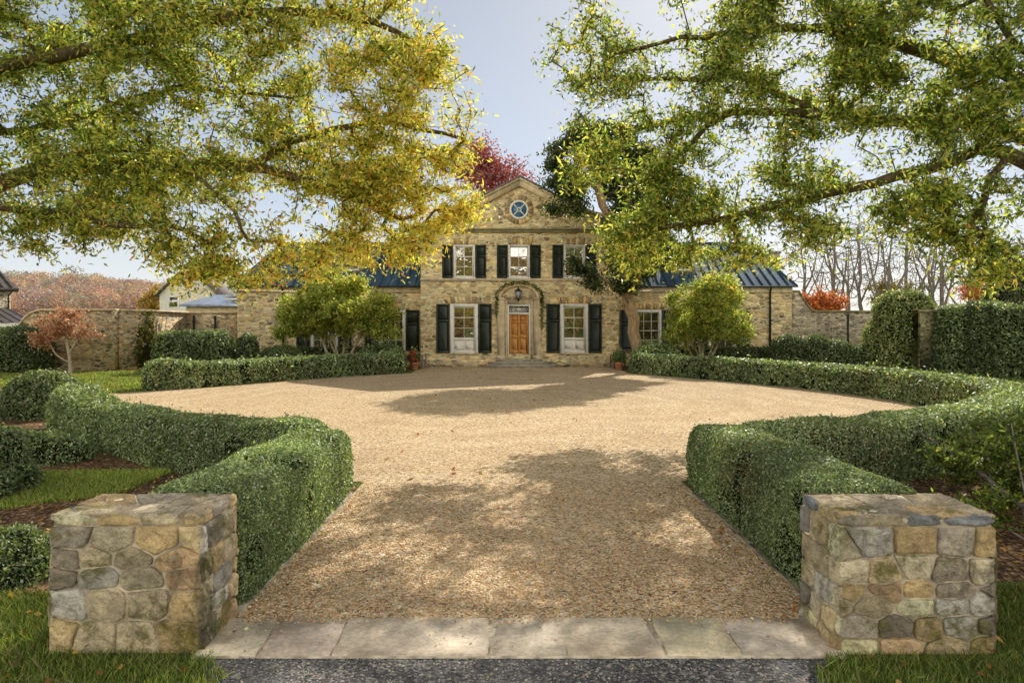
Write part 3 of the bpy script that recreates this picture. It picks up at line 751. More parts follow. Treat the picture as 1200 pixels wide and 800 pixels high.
shrub('clipped_shrub', [((-23.1,32,.9),(1.6,1.4,1.15))], .12, 'large dark rounded shrub at the left edge before the low wall', seed=11., gain=.6, sq=3.)
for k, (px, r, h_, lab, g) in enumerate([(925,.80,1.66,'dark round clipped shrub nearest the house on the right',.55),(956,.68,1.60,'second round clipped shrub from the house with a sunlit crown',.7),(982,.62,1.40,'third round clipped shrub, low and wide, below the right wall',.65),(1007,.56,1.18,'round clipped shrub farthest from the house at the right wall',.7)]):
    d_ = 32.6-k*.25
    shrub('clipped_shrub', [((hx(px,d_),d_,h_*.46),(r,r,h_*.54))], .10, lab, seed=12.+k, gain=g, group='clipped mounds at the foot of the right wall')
shrub('low_shrub', [((hx(330,33),33.2,.35),(1.0,.8,.75))], .11, 'grey green low shrub beneath the left domed tree', seed=17., gain=1.)
shrub('low_shrub', [((hx(448,32.8),32.8,.4),(1.0,.7,.85))], .11, 'low green mound behind the house end of the far left hedge', seed=18., gain=.9)
shrub('low_shrub', [((hx(769,32.8),32.8,.4),(1.1,.7,.85))], .11, 'low pale green mound below the dark tree by the house', seed=19., gain=1.2)
# beds at the front
shrub('garden_shrub', [((-8.3,10.6,.1),(.9,.55,.40)),((-7.3,10.7,.08),(.55,.45,.32))], .055, 'spreading dark shrub at the left edge behind the grass patch', seed=20., gain=.8, spread=1.4, lumps=.28, cover=1.7, sq=2.)
shrub('garden_shrub', [((-6.75,8.6,.2),(.6,.6,.55))], .045, 'dark shrub cut by the left edge beside the grass patch', seed=21., gain=.75, spread=1.4, lumps=.28, cover=1.7, sq=2.)
shrub('garden_shrub', [((-4.3,5.8,.05),(.42,.38,.30))], .035, 'small leafy shrub beside the left stone pillar', seed=22., gain=.85, spread=1.4, lumps=.3, cover=1.6, sq=2.)

# ------------------------------------------------------------------ grass and fallen leaves
def blades(name, regions, dens, hgt, wid, cols, wts, seed=0, z=0., excl=None, gap=None):
    rng = np.random.default_rng(seed); mb = MB()
    for (x0, x1, y0, y1, k) in regions:
        n = int((x1-x0)*(y1-y0)*dens*k)
        P = np.stack([rng.uniform(x0, x1, n), rng.uniform(y0, y1, n), np.full(n, z)], 1)
        if gap is not None: P = P[lump(P, gap[0], gap[1]) > gap[2]]
        if excl is not None: P = P[~excl(P)]
        n = len(P)
        hh = hgt*rng.uniform(.5, 1.3, (n, 1))*(1+.35*lump(P, 2.5, 2.)[:, None]); w = wid*rng.uniform(.7, 1.3, (n, 1))
        an = rng.uniform(0, 2*math.pi, n); s = np.stack([np.cos(an), np.sin(an), np.zeros(n)], 1)
        le = rng.normal(0, .45, (n, 3)); le[:, 2] = 1; le = le*hh
        V = np.stack([P-s*w, P+s*w, P+le*.55+s*w*.7, P+le+np.array([0,0,-.1])*hh*np.abs(rng.normal(size=(n,1)))], 1).reshape(-1, 3)
        c = palette(n, cols, wts, .3, rng)*(1+.3*lump(P, 1.6, 5.)[:, None])
        mb.add(V, np.arange(n*4).reshape(n, 4), 0, np.repeat(np.clip(c, 0, 1), 4, axis=0))
    return tag(mb.build(name, M['blade']), kind='stuff')
GC = [(.09,.13,.03),(.16,.24,.05),(.28,.37,.08),(.42,.46,.13),(.42,.36,.17)]
o = blades('verge_grass', [(-6.5,-1.72,2.6,5.38,1.)], 5200, .062, .0035, GC, (2,3,2,1.4,1.1), 1, excl=lambda P: (P[:, 0] > -1.85-.25*np.sin(P[:, 1]*9)*.3-(4.4-P[:, 1]).clip(0)*-.25) | ((P[:, 0] > -2.98) & (P[:, 1] > 4.36)))
tag(o, 'rough mown grass verge in front of the left stone pillar', 'grass')
o = blades('verge_grass', [(1.75,6.8,2.6,5.5,1.)], 5200, .062, .0035, GC, (2,3,2,1.4,1.1), 2, excl=lambda P: (P[:, 0] < 1.9+.1*np.sin(P[:, 1]*9)) | ((P[:, 0] < 3.12) & (P[:, 1] > 4.34)))
tag(o, 'rough mown grass verge in front of the right stone pillar', 'grass')
o = blades('lawn_grass', [(-8.5,-4.9,7.2,9.9,1.)], 3600, .055, .005, [(c[0]*1.35, c[1]*1.35, c[2]*1.3) for c in GC], (1.,2.5,3.5,2.2,.6), 3, z=.004, gap=(.9, 1.5, -.25))  # lightened copy of the verge greens, sunshine put into the blade colour
tag(o, 'sunlit grass patch among the shrubs at the left edge', 'grass')
o = blades('lawn_grass', [(-25,-11.6,21.6,33,1.)], 330, .07, .02, GC, (1.,3,3.5,2.5,.8), 4, excl=lambda P: (P[:, 0] > -12.4) & (P[:, 1] < 23.5))
tag(o, 'bright lawn between the gravel and the left garden wall', 'grass')
o = blades('lawn_grass', [(12.2,26,17,34,1.)], 160, .07, .028, GC, (1.,3,3.5,2,.5), 5)
tag(o, 'lawn behind the right end of the long curved hedge', 'grass')
mb = MB(); rng = np.random.default_rng(9)
for (x0, x1, y0, y1, n, z) in [(-6,-1.8,2.9,5.0,150,.05),(1.9,6.5,2.9,6.,150,.05),(-9,-3,5.2,11,900,.03),(3.2,10,5.8,10.5,900,.03),(-24,-12.6,22,33,900,.06),(-3.5,4,9,30,140,.02),(-2,2.2,4.9,9,25,.02),(-2.0,-1.7,5,9,22,.02),(1.9,2.25,5,9.2,26,.02),(-9,9,30.5,35.2,160,.02)]:
    P = np.stack([rng.uniform(x0, x1, n), rng.uniform(y0, y1, n), z+rng.uniform(0, .02, n)], 1)
    P = P[~((P[:, 1] > 4.36) & (P[:, 1] < 4.97) & (np.abs(np.abs(P[:, 0])-2.53) < .6))]; n = len(P)
    sc = 1 if y1 < 12 else 1.6
    leaves(mb, P, .055*sc, .035*sc, palette(n, [(.50,.22,.04),(.55,.34,.08),(.32,.14,.05),(.60,.42,.12)], (2,2,2,1), .3, rng), np.tile([0,0,1.], (n, 1)), .35, 0, 0, rng)
tag(mb.build('fallen_leaves', M['leaf_dry']), 'scattered orange and brown fallen leaves on grass and beds', 'leaves', kind='stuff')

# ------------------------------------------------------------------ the house
house = thing('stone_house', (hx(608), FY, 0), 'two storey tan fieldstone manor house with pedimented front and blue metal wing roofs', 'house')
def wall_open(mb, x0, x1, z0, z1, yf, th, ops, mi=0):
    xs = sorted({x0, x1, *[o[0] for o in ops], *[o[1] for o in ops]}); zs = sorted({z0, z1, *[o[2] for o in ops], *[o[3] for o in ops]})
    for a, b in zip(xs[:-1], xs[1:]):
        run = None
        for c, d in zip(zs[:-1], zs[1:]):
            m = ((a+b)/2, (c+d)/2)
            hole = any(o[0] < m[0] < o[1] and o[2] < m[1] < o[3] for o in ops)
            if not hole:
                mb.add([(a,yf,c),(b,yf,c),(b,yf,d),(a,yf,d)], [(0,1,2,3)], mi)
    for o in ops:
        a, b, c, d = o; y2 = yf+th
        mb.add([(a,yf,c),(a,y2,c),(a,y2,d),(a,yf,d),(b,yf,c),(b,y2,c),(b,y2,d),(b,yf,d)], [(0,3,2,1),(4,5,6,7),(0,1,5,4),(3,7,6,2)], mi)
CX0, CX1 = hx(493), hx(725); CZ = hz(269); PK = hz(209); CXM = (CX0+CX1)/2
UW = [(531.5,556.5),(595.5,620.5),(660.5,685.5)]; uz0, uz1 = hz(325.5), hz(287)
LW = [(527.5,560),(656.5,689)]; lz0, lz1 = hz(413.5), hz(356)
ops = [(hx(a), hx(b), uz0, uz1) for a, b in UW]+[(hx(a), hx(b), lz0, lz1) for a, b in LW]
DX0, DX1, dz0, dz1 = hx(594.5), hx(621.5), hz(414.5), hz(357)
ops.append((DX0, DX1, dz0, dz1))
mb = MB()
wall_open(mb, CX0, CX1, 0, CZ, FY, .3, ops)
mb.add([(CX0,FY,CZ),(CX1,FY,CZ),(CXM,FY,PK-.1)], [(0,1,2)], 0)
BY = FY+9.5
mb.add([(CX0,FY,0),(CX0,BY,0),(CX0,BY,CZ),(CX0,FY,CZ),(CX1,FY,0),(CX1,BY,0),(CX1,BY,CZ),(CX1,FY,CZ),(CXM,BY,PK-.1)], [(0,3,2,1),(4,5,6,7),(1,2,8,6,5)], 0)
mb.build('wall', M['house_stone'], house)
# roof of the main block
mb = MB(); ov = .30; run = (CX1-CX0)/2; sl = (PK-CZ)/run
for s_ in (-1, 1):
    xe = CXM+s_*(run+ov); ze = PK-sl*(run+ov)
    for (dz, th) in ((0.02, .10),):
        V = [(CXM,FY-.28,PK+dz),(xe,FY-.28,ze+dz),(xe,BY+.2,ze+dz),(CXM,BY+.2,PK+dz)]
        V += [(x, y, z+th) for x, y, z in V]
        mb.add(V, [(0,1,2,3),(4,7,6,5),(0,4,5,1),(1,5,6,2),(2,6,7,3)], 0)
rf = mb.build('roof', M['slate'], house)
mb = MB()
for s_ in (-1, 1):      # raking cornice under the roof edge
    xe = CXM+s_*(run+ov-.04); ze = PK-sl*(run+ov-.04)
    poly = [(CXM,PK+.015),(xe,ze+.015),(xe,ze-.16),(CXM+s_*(run-.25),PK-sl*(run-.25)-.40),(CXM,PK-.42)]
    V = [(x, FY-.16, z) for x, z in poly]+[(x, FY-.004, z) for x, z in poly]; n = 5
    mb.add(V, [tuple(range(n)), tuple(range(2*n-1, n-1, -1))]+[(i, i+n, (i+1) % n+n, (i+1) % n) for i in range(n)], 0)
    poly = [(CXM,PK+.018),(xe,ze+.018),(xe,ze-.08),(CXM,PK-.10)]; n = 4
    V = [(x, FY-.25, z) for x, z in poly]+[(x, FY-.16, z) for x, z in poly]
    mb.add(V, [tuple(range(n)), tuple(range(2*n-1, n-1, -1))]+[(i, i+n, (i+1) % n+n, (i+1) % n) for i in range(n)], 0)
mb.build('raking_cornice', M['limestone'], house)
mb = MB()
mb.bbox(CX0-.10, CX1+.10, FY-.20, FY-.003, CZ-.04, CZ+.06, .02); mb.bbox(CX0-.05, CX1+.05, FY-.12, FY-.003, CZ-.16, CZ-.045, .02)
mb.build('cornice', M['cornice'], house)
mb = MB(); mb.bbox(CX0-.03, CX1+.03, FY-.07, FY-.003, hz(329.5), hz(326.2), .015); mb.build('string_course', M['limestone'], house)
for x0, x1 in ((CX0-.07, hx(583)), (hx(634), CX1+.07)):
    mb = MB(); mb.bbox(x0, x1, FY-.10, FY-.003, 0, hz(416), .02); mb.build('plinth', M['house_stone'], house)
# voussoirs over the windows
rng = np.random.default_rng(5)
def lintel(x0, x1, z, hgt, y=FY):
    mb = MB()
    n = 9; cx = (x0+x1)/2
    for k in range(n):
        a, b = x0-.12+(x1-x0+.24)*k/n, x0-.12+(x1-x0+.24)*(k+1)/n; f = .10
        sh = lambda x: (x-cx)*f
        c = np.array(STONES[rng.integers(1, 8)])*rng.uniform(.9, 1.4)
        mb.prism([(a+.012,z+.012),(b-.012,z+.012),(b-.012+sh(b),z+hgt),(a+.012+sh(a),z+hgt)], y-.022, y+.01, 0, np.clip(c, 0, 1))
    mb.build('voussoirs', M['fieldstone'], house)
for a, b in UW: lintel(hx(a), hx(b), uz1, .33)
for a, b in LW: lintel(hx(a), hx(b), lz1, .36)
RC = (hx(608.3), hz(245.8)); mb = MB()
for k in range(20):
    a0, a1 = 2*math.pi*k/20+.02, 2*math.pi*(k+1)/20-.02; r0, r1 = .50, .76
    c = np.array(STONES[rng.integers(0, 8)])*rng.uniform(.8, 1.2)
    mb.prism([(RC[0]+r*math.cos(a), RC[1]+r*math.sin(a)) for r, a in ((r0,a0),(r1,a0),(r1,a1),(r0,a1))], FY-.03, FY+.01, 0, np.clip(c, 0, 1))
mb.build('voussoirs', M['fieldstone'], house)

def window(x0, x1, z0, z1, yf, cols, rows, panel=0., label=None, casing=.10):
    """frame with sash bars, pane behind, sill; panel = height of the white apron below the sash"""
    fr = MB(); yw = yf-.035; yb = yf+.12
    fr.bbox(x0, x0+casing, yw, yb, z0, z1, .008); fr.bbox(x1-casing, x1, yw, yb, z0, z1, .008)
    fr.bbox(x0+casing+.001, x1-casing-.001, yw, yb, z1-casing, z1, .008); fr.bbox(x0+casing+.001, x1-casing-.001, yw+.004, yb, z0, z0+casing*.7, .008)
    a, b, c, d = x0+casing, x1-casing, z0+casing*.7, z1-casing
    if panel:
        fr.box(a, b, yf+.03, yb, c, c+panel)
        pw = (b-a)/2
        for k in range(2):
            fr.bbox(a+pw*k+.07, a+pw*(k+1)-.07, yf+.012, yf+.05, c+.10, c+panel-.12, .012)
        fr.bbox(a, b, yf-.02, yb, c+panel-.05, c+panel+.02, .008); c = c+panel+.02
    st = .045; ys, ye = yf+.035, yf+.085
    fr.box(a, a+st, ys, ye, c, d); fr.box(b-st, b, ys, ye, c, d); fr.box(a+st, b-st, ys, ye, d-st, d); fr.box(a+st, b-st, ys, ye, c, c+st)
    mid = c+(d-c)*.5 if rows % 2 == 0 else c+(d-c)*round(rows/2)/rows
    for k in range(1, cols): 
        x = a+(b-a)*k/cols; fr.box(x-.014, x+.014, ys+.01, ye-.004, c+st, d-st)
    for k in range(1, rows):
        z = c+(d-c)*k/rows; t = .024 if abs(z-mid) < .02 else .013
        fr.box(a+st, b-st, ys+.006, ye-.002, z-t, z+t)
    w = fr.build('window', M['white'], house)
    p = MB(); rg = np.random.default_rng(int(abs(x0*37+z0*91)*10))
    for k in range(cols):                      # every light sits a little out of true
        for q in range(rows):
            xa, xb = a+(b-a)*k/cols, a+(b-a)*(k+1)/cols; za, zb = c+(d-c)*q/rows, c+(d-c)*(q+1)/rows
            tx, tz = rg.normal(0, .012, 2); f = lambda u, v: ye-.012+tx*(u-.5)*(xb-xa)+tz*(v-.5)*(zb-za)
            p.add([(xa, f(0,0), za), (xb, f(1,0), za), (xb, f(1,1), zb), (xa, f(0,1), zb)], [(0,1,2,3)])
    p.box(a+.01, b-.01, ye+.03, ye+.04, c, d)
    p.build('pane', M['glass'], w)
    s = MB(); s.bbox(x0-.05, x1+.05, yf-.10, yf-.037, z0-.07, z0+.012, .01); s.build('sill', M['white'] if not panel else M['limestone'], w)
    return w
def shutter(x0, x1, z0, z1, yf):
    sh = MB(); y1 = yf-.012; y0 = y1-.045; st = .075
    sh.bbox(x0, x0+st, y0, y1, z0, z1, .006); sh.bbox(x1-st, x1, y0, y1, z0, z1, .006)
    zm = z0+(z1-z0)*.66
    for a, b in ((z0, z0+.13), (zm-.05, zm+.05), (z1-.10, z1)): sh.bbox(x0+st, x1-st, y0+.001, y1, a, b, .006)
    for a, b in ((z0+.13, zm-.05), (zm+.05, z1-.10)):
        sh.box(x0+st, x1-st, y1-.02, y1-.004, a, b); sh.bbox(x0+st+.05, x1-st-.05, y1-.036, y1-.019, a+.05, b-.05, .014)
    sh.build('shutter', M['shutter'], house)
for a, b in UW:
    window(hx(a), hx(b), uz0, uz1, FY, 2, 3, casing=.09)
    shutter(hx(a-13.2), hx(a-.6), uz0-.02, uz1, FY); shutter(hx(b+.6), hx(b+13.2), uz0-.02, uz1, FY)
for a, b in LW:
    window(hx(a), hx(b), lz0, lz1, FY, 2, 3, panel=.62, casing=.17)
    shutter(hx(a-16.2), hx(a-.6), lz0, lz1, FY); shutter(hx(b+.6), hx(b+16.2), lz0, lz1, FY)
# round gable window
def ring(mb, c, r0, r1, y0, y1, n=32, mi=0, a0=0., a1=2*math.pi, sz=1.):
    closed = abs(a1-a0-2*math.pi) < 1e-6; m = n if closed else n+1
    V = []
    for k in range(m):
        a = a0+(a1-a0)*k/n; ca, sa = math.cos(a), math.sin(a)*sz
        V += [(c[0]+r0*ca,y0,c[1]+r0*sa),(c[0]+r1*ca,y0,c[1]+r1*sa),(c[0]+r1*ca,y1,c[1]+r1*sa),(c[0]+r0*ca,y1,c[1]+r0*sa)]
    Fc = []
    for k in range(n):
        p, q = k*4, ((k+1) % m)*4
        for i in range(4): Fc.append((p+i, p+(i+1) % 4, q+(i+1) % 4, q+i))
    if not closed: Fc += [(0,1,2,3), tuple(n*4+i for i in (3,2,1,0))]
    mb.add(V, Fc, mi)
fr = MB(); ring(fr, RC, .40, .505, FY-.06, FY-.003); ring(fr, RC, .08, .12, FY-.045, FY-.012, 16)
for k in range(4):
    a = math.pi/4+k*math.pi/2; ca, sa = math.cos(a), math.sin(a); p = [(RC[0]+r*ca-q*sa*.025, RC[1]+r*sa+q*ca*.025) for r, q in ((.115,-1),(.41,-1),(.41,1),(.115,1))]
    fr.prism(p, FY-.045, FY-.014)
w = fr.build('round_window', M['white'], house)
mb = MB(); mb.prism([(RC[0]+.405*math.cos(2*math.pi*k/32), RC[1]+.405*math.sin(2*math.pi*k/32)) for k in range(32)], FY-.012, FY-.004); mb.build('pane', M['painted_sky_glass'], w)
# door case: pilasters, arch, tympanum
mb = MB(); zs = hz(349); AC = (hx(608.3), zs); aw = hx(634)-hx(608.3)
for x0, x1 in ((hx(582.8), hx(591.5)), (hx(625), hx(633.8))):
    mb.bbox(x0, x1, FY-.14, FY-.003, .42, zs, .015); mb.bbox(x0-.04, x1+.04, FY-.18, FY-.003, .42, .62, .015); mb.bbox(x0-.03, x1+.03, FY-.17, FY-.003, zs-.13, zs-.002, .015)
mb.bbox(hx(591.6), DX0-.003, FY-.06, FY-.004, .42, zs, .008); mb.bbox(DX1+.003, hx(624.9), FY-.06, FY-.004, .42, zs, .008)
ring(mb, AC, aw*.80, aw, FY-.15, FY-.003, 24, 0, 0, math.pi, .66)
ring(mb, AC, aw*.985, aw*1.07, FY-.19, FY-.003, 24, 0, 0, math.pi, .66)
pts = [(AC[0]+aw*.81*math.cos(math.pi*k/20), AC[1]+aw*.81*math.sin(math.pi*k/20)*.66) for k in range(21)]
mb.prism(pts, FY-.055, FY-.004)
mb.bbox(DX0-.003, DX1+.003, FY-.06, FY-.004, dz1+.003, zs-.003, .008)
mb.build('door_surround', M['limestone'], house)
fr = MB(); fw = .085
fr.bbox(DX0, DX0+fw, FY-.07, FY+.12, dz0, dz1, .008); fr.bbox(DX1-fw, DX1, FY-.07, FY+.12, dz0, dz1, .008); fr.bbox(DX0+fw, DX1-fw, FY-.068, FY+.12, dz1-fw, dz1, .008)
ztr = hz(367.3); fr.bbox(DX0+fw, DX1-fw, FY-.06, FY+.12, ztr-.05, ztr+.05, .008)
for k in range(1, 4):
    x = DX0+fw+(DX1-DX0-2*fw)*k/4; fr.box(x-.012, x+.012, FY+.02, FY+.05, ztr+.05, dz1-fw)
for k in range(4):
    x = DX0+fw+(DX1-DX0-2*fw)*(k+.5)/4; ring(fr, (x, (ztr+.05+dz1-fw)/2), .062, .082, FY+.022, FY+.048, 14)
dfr = fr.build('door_frame', M['white'], house)
mb = MB(); mb.box(DX0+fw, DX1-fw, FY+.05, FY+.07, ztr+.05, dz1-fw); mb.build('transom_pane', M['glass'], dfr)
mb = MB(); a, b, c, d = DX0+fw+.004, DX1-fw-.004, dz0+.02, ztr-.054; y0 = FY+.03
wd = b-a; st = .12*wd
def rail(x0, x1, z0, z1): mb.bbox(x0, x1, y0, y0+.05, z0, z1, .006)
rail(a, a+st, c, d); rail(b-st, b, c, d); rail((a+b)/2-st*.45, (a+b)/2+st*.45, c, d)
H_ = d-c; cuts = [(0,.09),(.40,.48),(.78,.83),(.95,1.)]
for u, v in cuts:
    rail(a+st, (a+b)/2-st*.45, c+H_*u, c+H_*v); rail((a+b)/2+st*.45, b-st, c+H_*u, c+H_*v)
for (u, v) in ((.09,.40),(.48,.78),(.83,.95)):
    for x0, x1 in ((a+st, (a+b)/2-st*.45), ((a+b)/2+st*.45, b-st)):
        mb.box(x0, x1, y0+.03, y0+.045, c+H_*u, c+H_*v); mb.bbox(x0+.03, x1-.03, y0+.014, y0+.031, c+H_*u+.03, c+H_*v-.03, .014)
door = mb.build('door', M['door'], house)
mb = MB(); mb.lathe((a+st*.5, y0-.03, c+H_*.43), [(.01,-.03),(.03,-.02),(.035,0),(.03,.02),(.01,.03)], 10); mb.bbox(a+st*.5-.025, a+st*.5+.025, y0-.008, y0, c+H_*.38, c+H_*.50, .004); mb.build('handle', M['brass'], door)
mb = MB(); ring(mb, ((a+b)/2, c+H_*.74), .03, .045, y0-.025, y0-.008, 12); mb.bbox((a+b)/2-.02, (a+b)/2+.02, y0-.02, y0, c+H_*.775, c+H_*.80, .004); mb.build('knocker', M['brass'], door)
# steps
mb = MB()
def ell_step(rx, ry, z0, z1):
    n = 28; P = [(hx(608)+rx*math.cos(math.pi+math.pi*k/n), FY-.02+ry*math.sin(math.pi+math.pi*k/n)) for k in range(n+1)]
    mi = len(P); V = []
    for f, z in ((.985, z0), (.985, z1-.05), (1., z1-.045), (1., z1-.008), (.993, z1)):
        V += [(hx(608)+(x-hx(608))*f, FY-.02+(y-FY+.02)*f, z) for x, y in P]
    Fc = [(r*mi+i, r*mi+i+1, (r+1)*mi+i+1, (r+1)*mi+i) for r in range(4) for i in range(mi-1)]+[tuple(range(4*mi, 5*mi))]
    mb.add(V, Fc, 0)
ell_step(2.0, 1.35, 0, .15); ell_step(1.6, .98, .15, .30); ell_step(1.2, .62, .30, .42)
mb.build('steps', M['step_stone'], house)
# wall lantern on scrolled brackets
lx, lz = hx(607.3), hz(345.5)
mb = MB()
for s_ in (-1, 1):
    pts = [(lx+s_*(.10+.55*t), FY-.20, lz-.20-.05*math.sin(math.pi*t)+.02*t) for t in np.linspace(0, 1, 8)]
    pts += [(lx+s_*(.65+.07*math.sin(q)), FY-.20, lz-.185+.07*(1-math.cos(q))) for q in np.linspace(.4, 4.6, 8)]
    mb.tube(pts, .016, 5)
    pts = [(lx+s_*(.10+.35*t), FY-.20, lz-.20+.26*math.sin(math.pi*t*.5)*(1-t)) for t in np.linspace(0, 1, 8)]; mb.tube(pts, .012, 5)
mb.tube([(lx, FY-.05, lz-.2), (lx, FY-.28, lz-.2)], .025, 6)
mb.lathe((lx, FY-.22, lz), [(.03,-.33),(.06,-.27),(.075,-.2),(.10,-.185)], 6)
mb.lathe((lx, FY-.22, lz), [(.20,.17),(.20,.185),(.10,.27),(.06,.29),(.055,.33),(.02,.36),(.02,.42)], 6)
for k in range(6):
    a_ = 2*math.pi*k/6; mb.tube([(lx+.10*math.cos(a_), FY-.22+.10*math.sin(a_), lz-.19), (lx+.18*math.cos(a_), FY-.22+.18*math.sin(a_), lz+.18)], .011, 4)
ln = mb.build('lantern', M['iron'], house)
mb = MB(); mb.lathe((lx, FY-.22, lz), [(.088,-.185),(.165,.168)], 6); mb.build('lantern_glass', M['lamp_glass'], ln)
# ivy over the arch
mb = MB(); rng = np.random.default_rng(15)
pa = []
for k in range(900):
    t = rng.random()
    if t < .6: an = math.pi*rng.random(); q = (AC[0]+aw*1.05*math.cos(an), AC[1]+aw*1.05*math.sin(an)*.66)
    else:
        s_ = 1 if rng.random() < .6 else -1; q = (AC[0]+s_*aw*1.02, AC[1]-rng.random()**1.8*(1.6 if s_ > 0 else 1.1))
    pa.append((q[0]+rng.normal(0, .05), FY-.19+rng.normal(0, .03), q[1]+rng.normal(0, .05)))
leaves(mb, np.array(pa), .09, .07, palette(len(pa), [(.07,.11,.02),(.13,.18,.03),(.22,.24,.05)], (2,2,1), .3, rng), None, 1., 0, 0, rng)
mb.build('arch_ivy', M['leaf'], house)
# wings
EZ = hz(335, WY); RYY = 41.6; RZ = hz(284.5, RYY); WB = 46.5
def wing(s_, xin, xout, wins, dsp, hipx, dorm):
    ww = lambda px: hx(px, WY)
    ops = []
    for (a, b) in wins: ops.append((ww(a), ww(b), hz(411, WY), hz(363, WY)))
    mb = MB(); x0, x1 = min(xin, xout), max(xin, xout)
    wall_open(mb, x0, x1, 0, EZ, WY, .25, ops)
    mb.add([(xout,WY,0),(xout,WB,0),(xout,WB,EZ),(xout,WY,EZ),(xin,WB,0),(xin,WB,EZ)], [(0,1,2,3),(1,4,5,2)], 0)
    mb.build('wing_wall', M['house_stone'], house)
    mb = MB(); mb.bbox(x0-.02 if s_ < 0 else x0, x1 if s_ < 0 else x1+.02, WY-.07, WY-.003, EZ-.36, EZ-.05, .02); mb.build('frieze', M['limestone'], house)
    # hipped roof, standing seams
    e = .22; y0 = WY-e; xo = xout+s_*e; yr = RYY; xi = xin
    mb = MB(); th = .06
    A = (xi,y0,EZ); B = (xo,y0,EZ); Cc = (hipx,yr,RZ); D = (xi,yr,RZ); E = (xo,WB+e,EZ); G = (xi,WB+e,EZ)
    V = [A,B,Cc,D,E,G]
    mb.add(V, [(0,1,2,3),(1,4,2),(3,2,4,5)], 0)
    nx = int(abs(xo-xi)/.46)
    for k in range(nx+1):
        x = xi+(xo-xi)*k/nx
        if abs(x-xi) <= abs(hipx-xi): top = (x, yr, RZ)
        else:
            f = (x-xo)/(hipx-xo); top = (x, y0+(yr-y0)*f, EZ+(RZ-EZ)*f)
        bot = np.array((x, y0, EZ)); top = np.array(top)
        if np.linalg.norm(top-bot) < .2: continue
        nrm = np.array([0, -(RZ-EZ), (yr-y0)]); nrm = nrm/np.linalg.norm(nrm)*.045
        w_ = np.array([.014, 0, 0])
        mb.add([bot-w_, bot+w_, top+w_, top-w_, bot-w_+nrm, bot+w_+nrm, top+w_+nrm, top-w_+nrm], [(0,4,7,3),(1,2,6,5),(4,5,6,7),(0,1,5,4)], 0)
    ns = int((WB+e-y0)/.5)
    for k in range(1, ns):
        y = y0+(WB+e-y0)*k/ns
        f = (y-y0)/(yr-y0) if y < yr else (WB+e-y)/(WB+e-yr)
        top = np.array((xo+(hipx-xo)*f, y, EZ+(RZ-EZ)*f)); bot = np.array((xo, y, EZ)); w_ = np.array([0, .014, 0]); nrm = np.array([s_*.04, 0, .02])
        mb.add([bot-w_, bot+w_, top+w_, top-w_, bot-w_+nrm, bot+w_+nrm, top+w_+nrm, top-w_+nrm], [(0,4,7,3),(1,2,6,5),(4,5,6,7),(0,1,5,4)], 0)
    mb.tube([Cc, D], .05, 6); mb.tube([B, Cc], .04, 6)
    rf = mb.build('wing_roof', M['roof'], house)
    # gutter
    mb = MB(); mb.bbox(min(xi,xo), max(xi,xo), y0-.10, y0+.0, EZ-.09, EZ-.004, .02)
    gt = mb.build('gutter', M['iron'], house)
    for px in dsp:
        x = ww(px); mb = MB(); mb.tube([(x, WY-.25, EZ-.06), (x, WY-.10, EZ-.28), (x, WY-.07, EZ-.5), (x, WY-.07, .03)], .055, 8)
        for z in (.6, 2., 3.4): mb.bbox(x-.08, x+.08, WY-.10, WY-.004, z, z+.04, .005)
        mb.build('downspout', M['iron'], house)
    for (a, b) in wins:
        window(ww(a), ww(b), hz(411, WY), hz(363, WY), WY, 3 if b-a > 28 else 2, 4, casing=.12)
        lintel_w.append((ww(a), ww(b)))
        shutter(ww(a-16.5), ww(a-.7), hz(411, WY), hz(363, WY), WY); shutter(ww(b+.7), ww(b+16.5), hz(411, WY), hz(363, WY), WY)
    # dormer
    x = hx(dorm, 38.6); z = EZ+(RZ-EZ)*.28; y = y0+(yr-y0)*.28
    mb = MB(); mb.box(x-.62, x+.62, y, y+2.6, z-.05, z+1.25); ring(mb, (x, z+1.25), .0, .66, y-.04, y+2.9, 14, 0, 0, math.pi, .55)
    dm = mb.build('dormer', M['cornice'], house)
    fr = MB(); fr.bbox(x-.5, x-.40, y-.06, y-.003, z+.1, z+1.2, .01); fr.bbox(x+.40, x+.5, y-.06, y-.003, z+.1, z+1.2, .01); fr.bbox(x-.4, x+.4, y-.058, y-.003, z+.1, z+.2, .01); fr.bbox(x-.4, x+.4, y-.058, y-.003, z+1.1, z+1.2, .01); fr.box(x-.014, x+.014, y-.04, y-.01, z+.2, z+1.1); fr.box(x-.4, x+.4, y-.042, y-.012, z+.63, z+.67)
    fr.build('dormer_frame', M['white'], dm)
    p = MB(); p.box(x-.4, x+.4, y-.011, y-.004, z+.2, z+1.1); p.build('dormer_pane', M['glass'], dm)
    return rf
lintel_w = []
wing(-1, CX0, hx(278, WY), [(364,396),(444,475)], [332], hx(331, RYY), 413)
rf = wing(1, CX1, hx(928, WY), [(743,775),(830,862)], [902], hx(874, RYY), 799)
mb = MB(); mb.box(hx(902,43), hx(914,43), 43, 43.8, 3.5, hz(296,43)); mb.bbox(hx(900.5,43), hx(915.5,43), 42.93, 43.87, hz(297,43), hz(294,43), .02); mb.build('chimney', M['grey_stone'], rf)
for a, b in lintel_w: lintel(a, b, hz(363, WY), .33, WY)

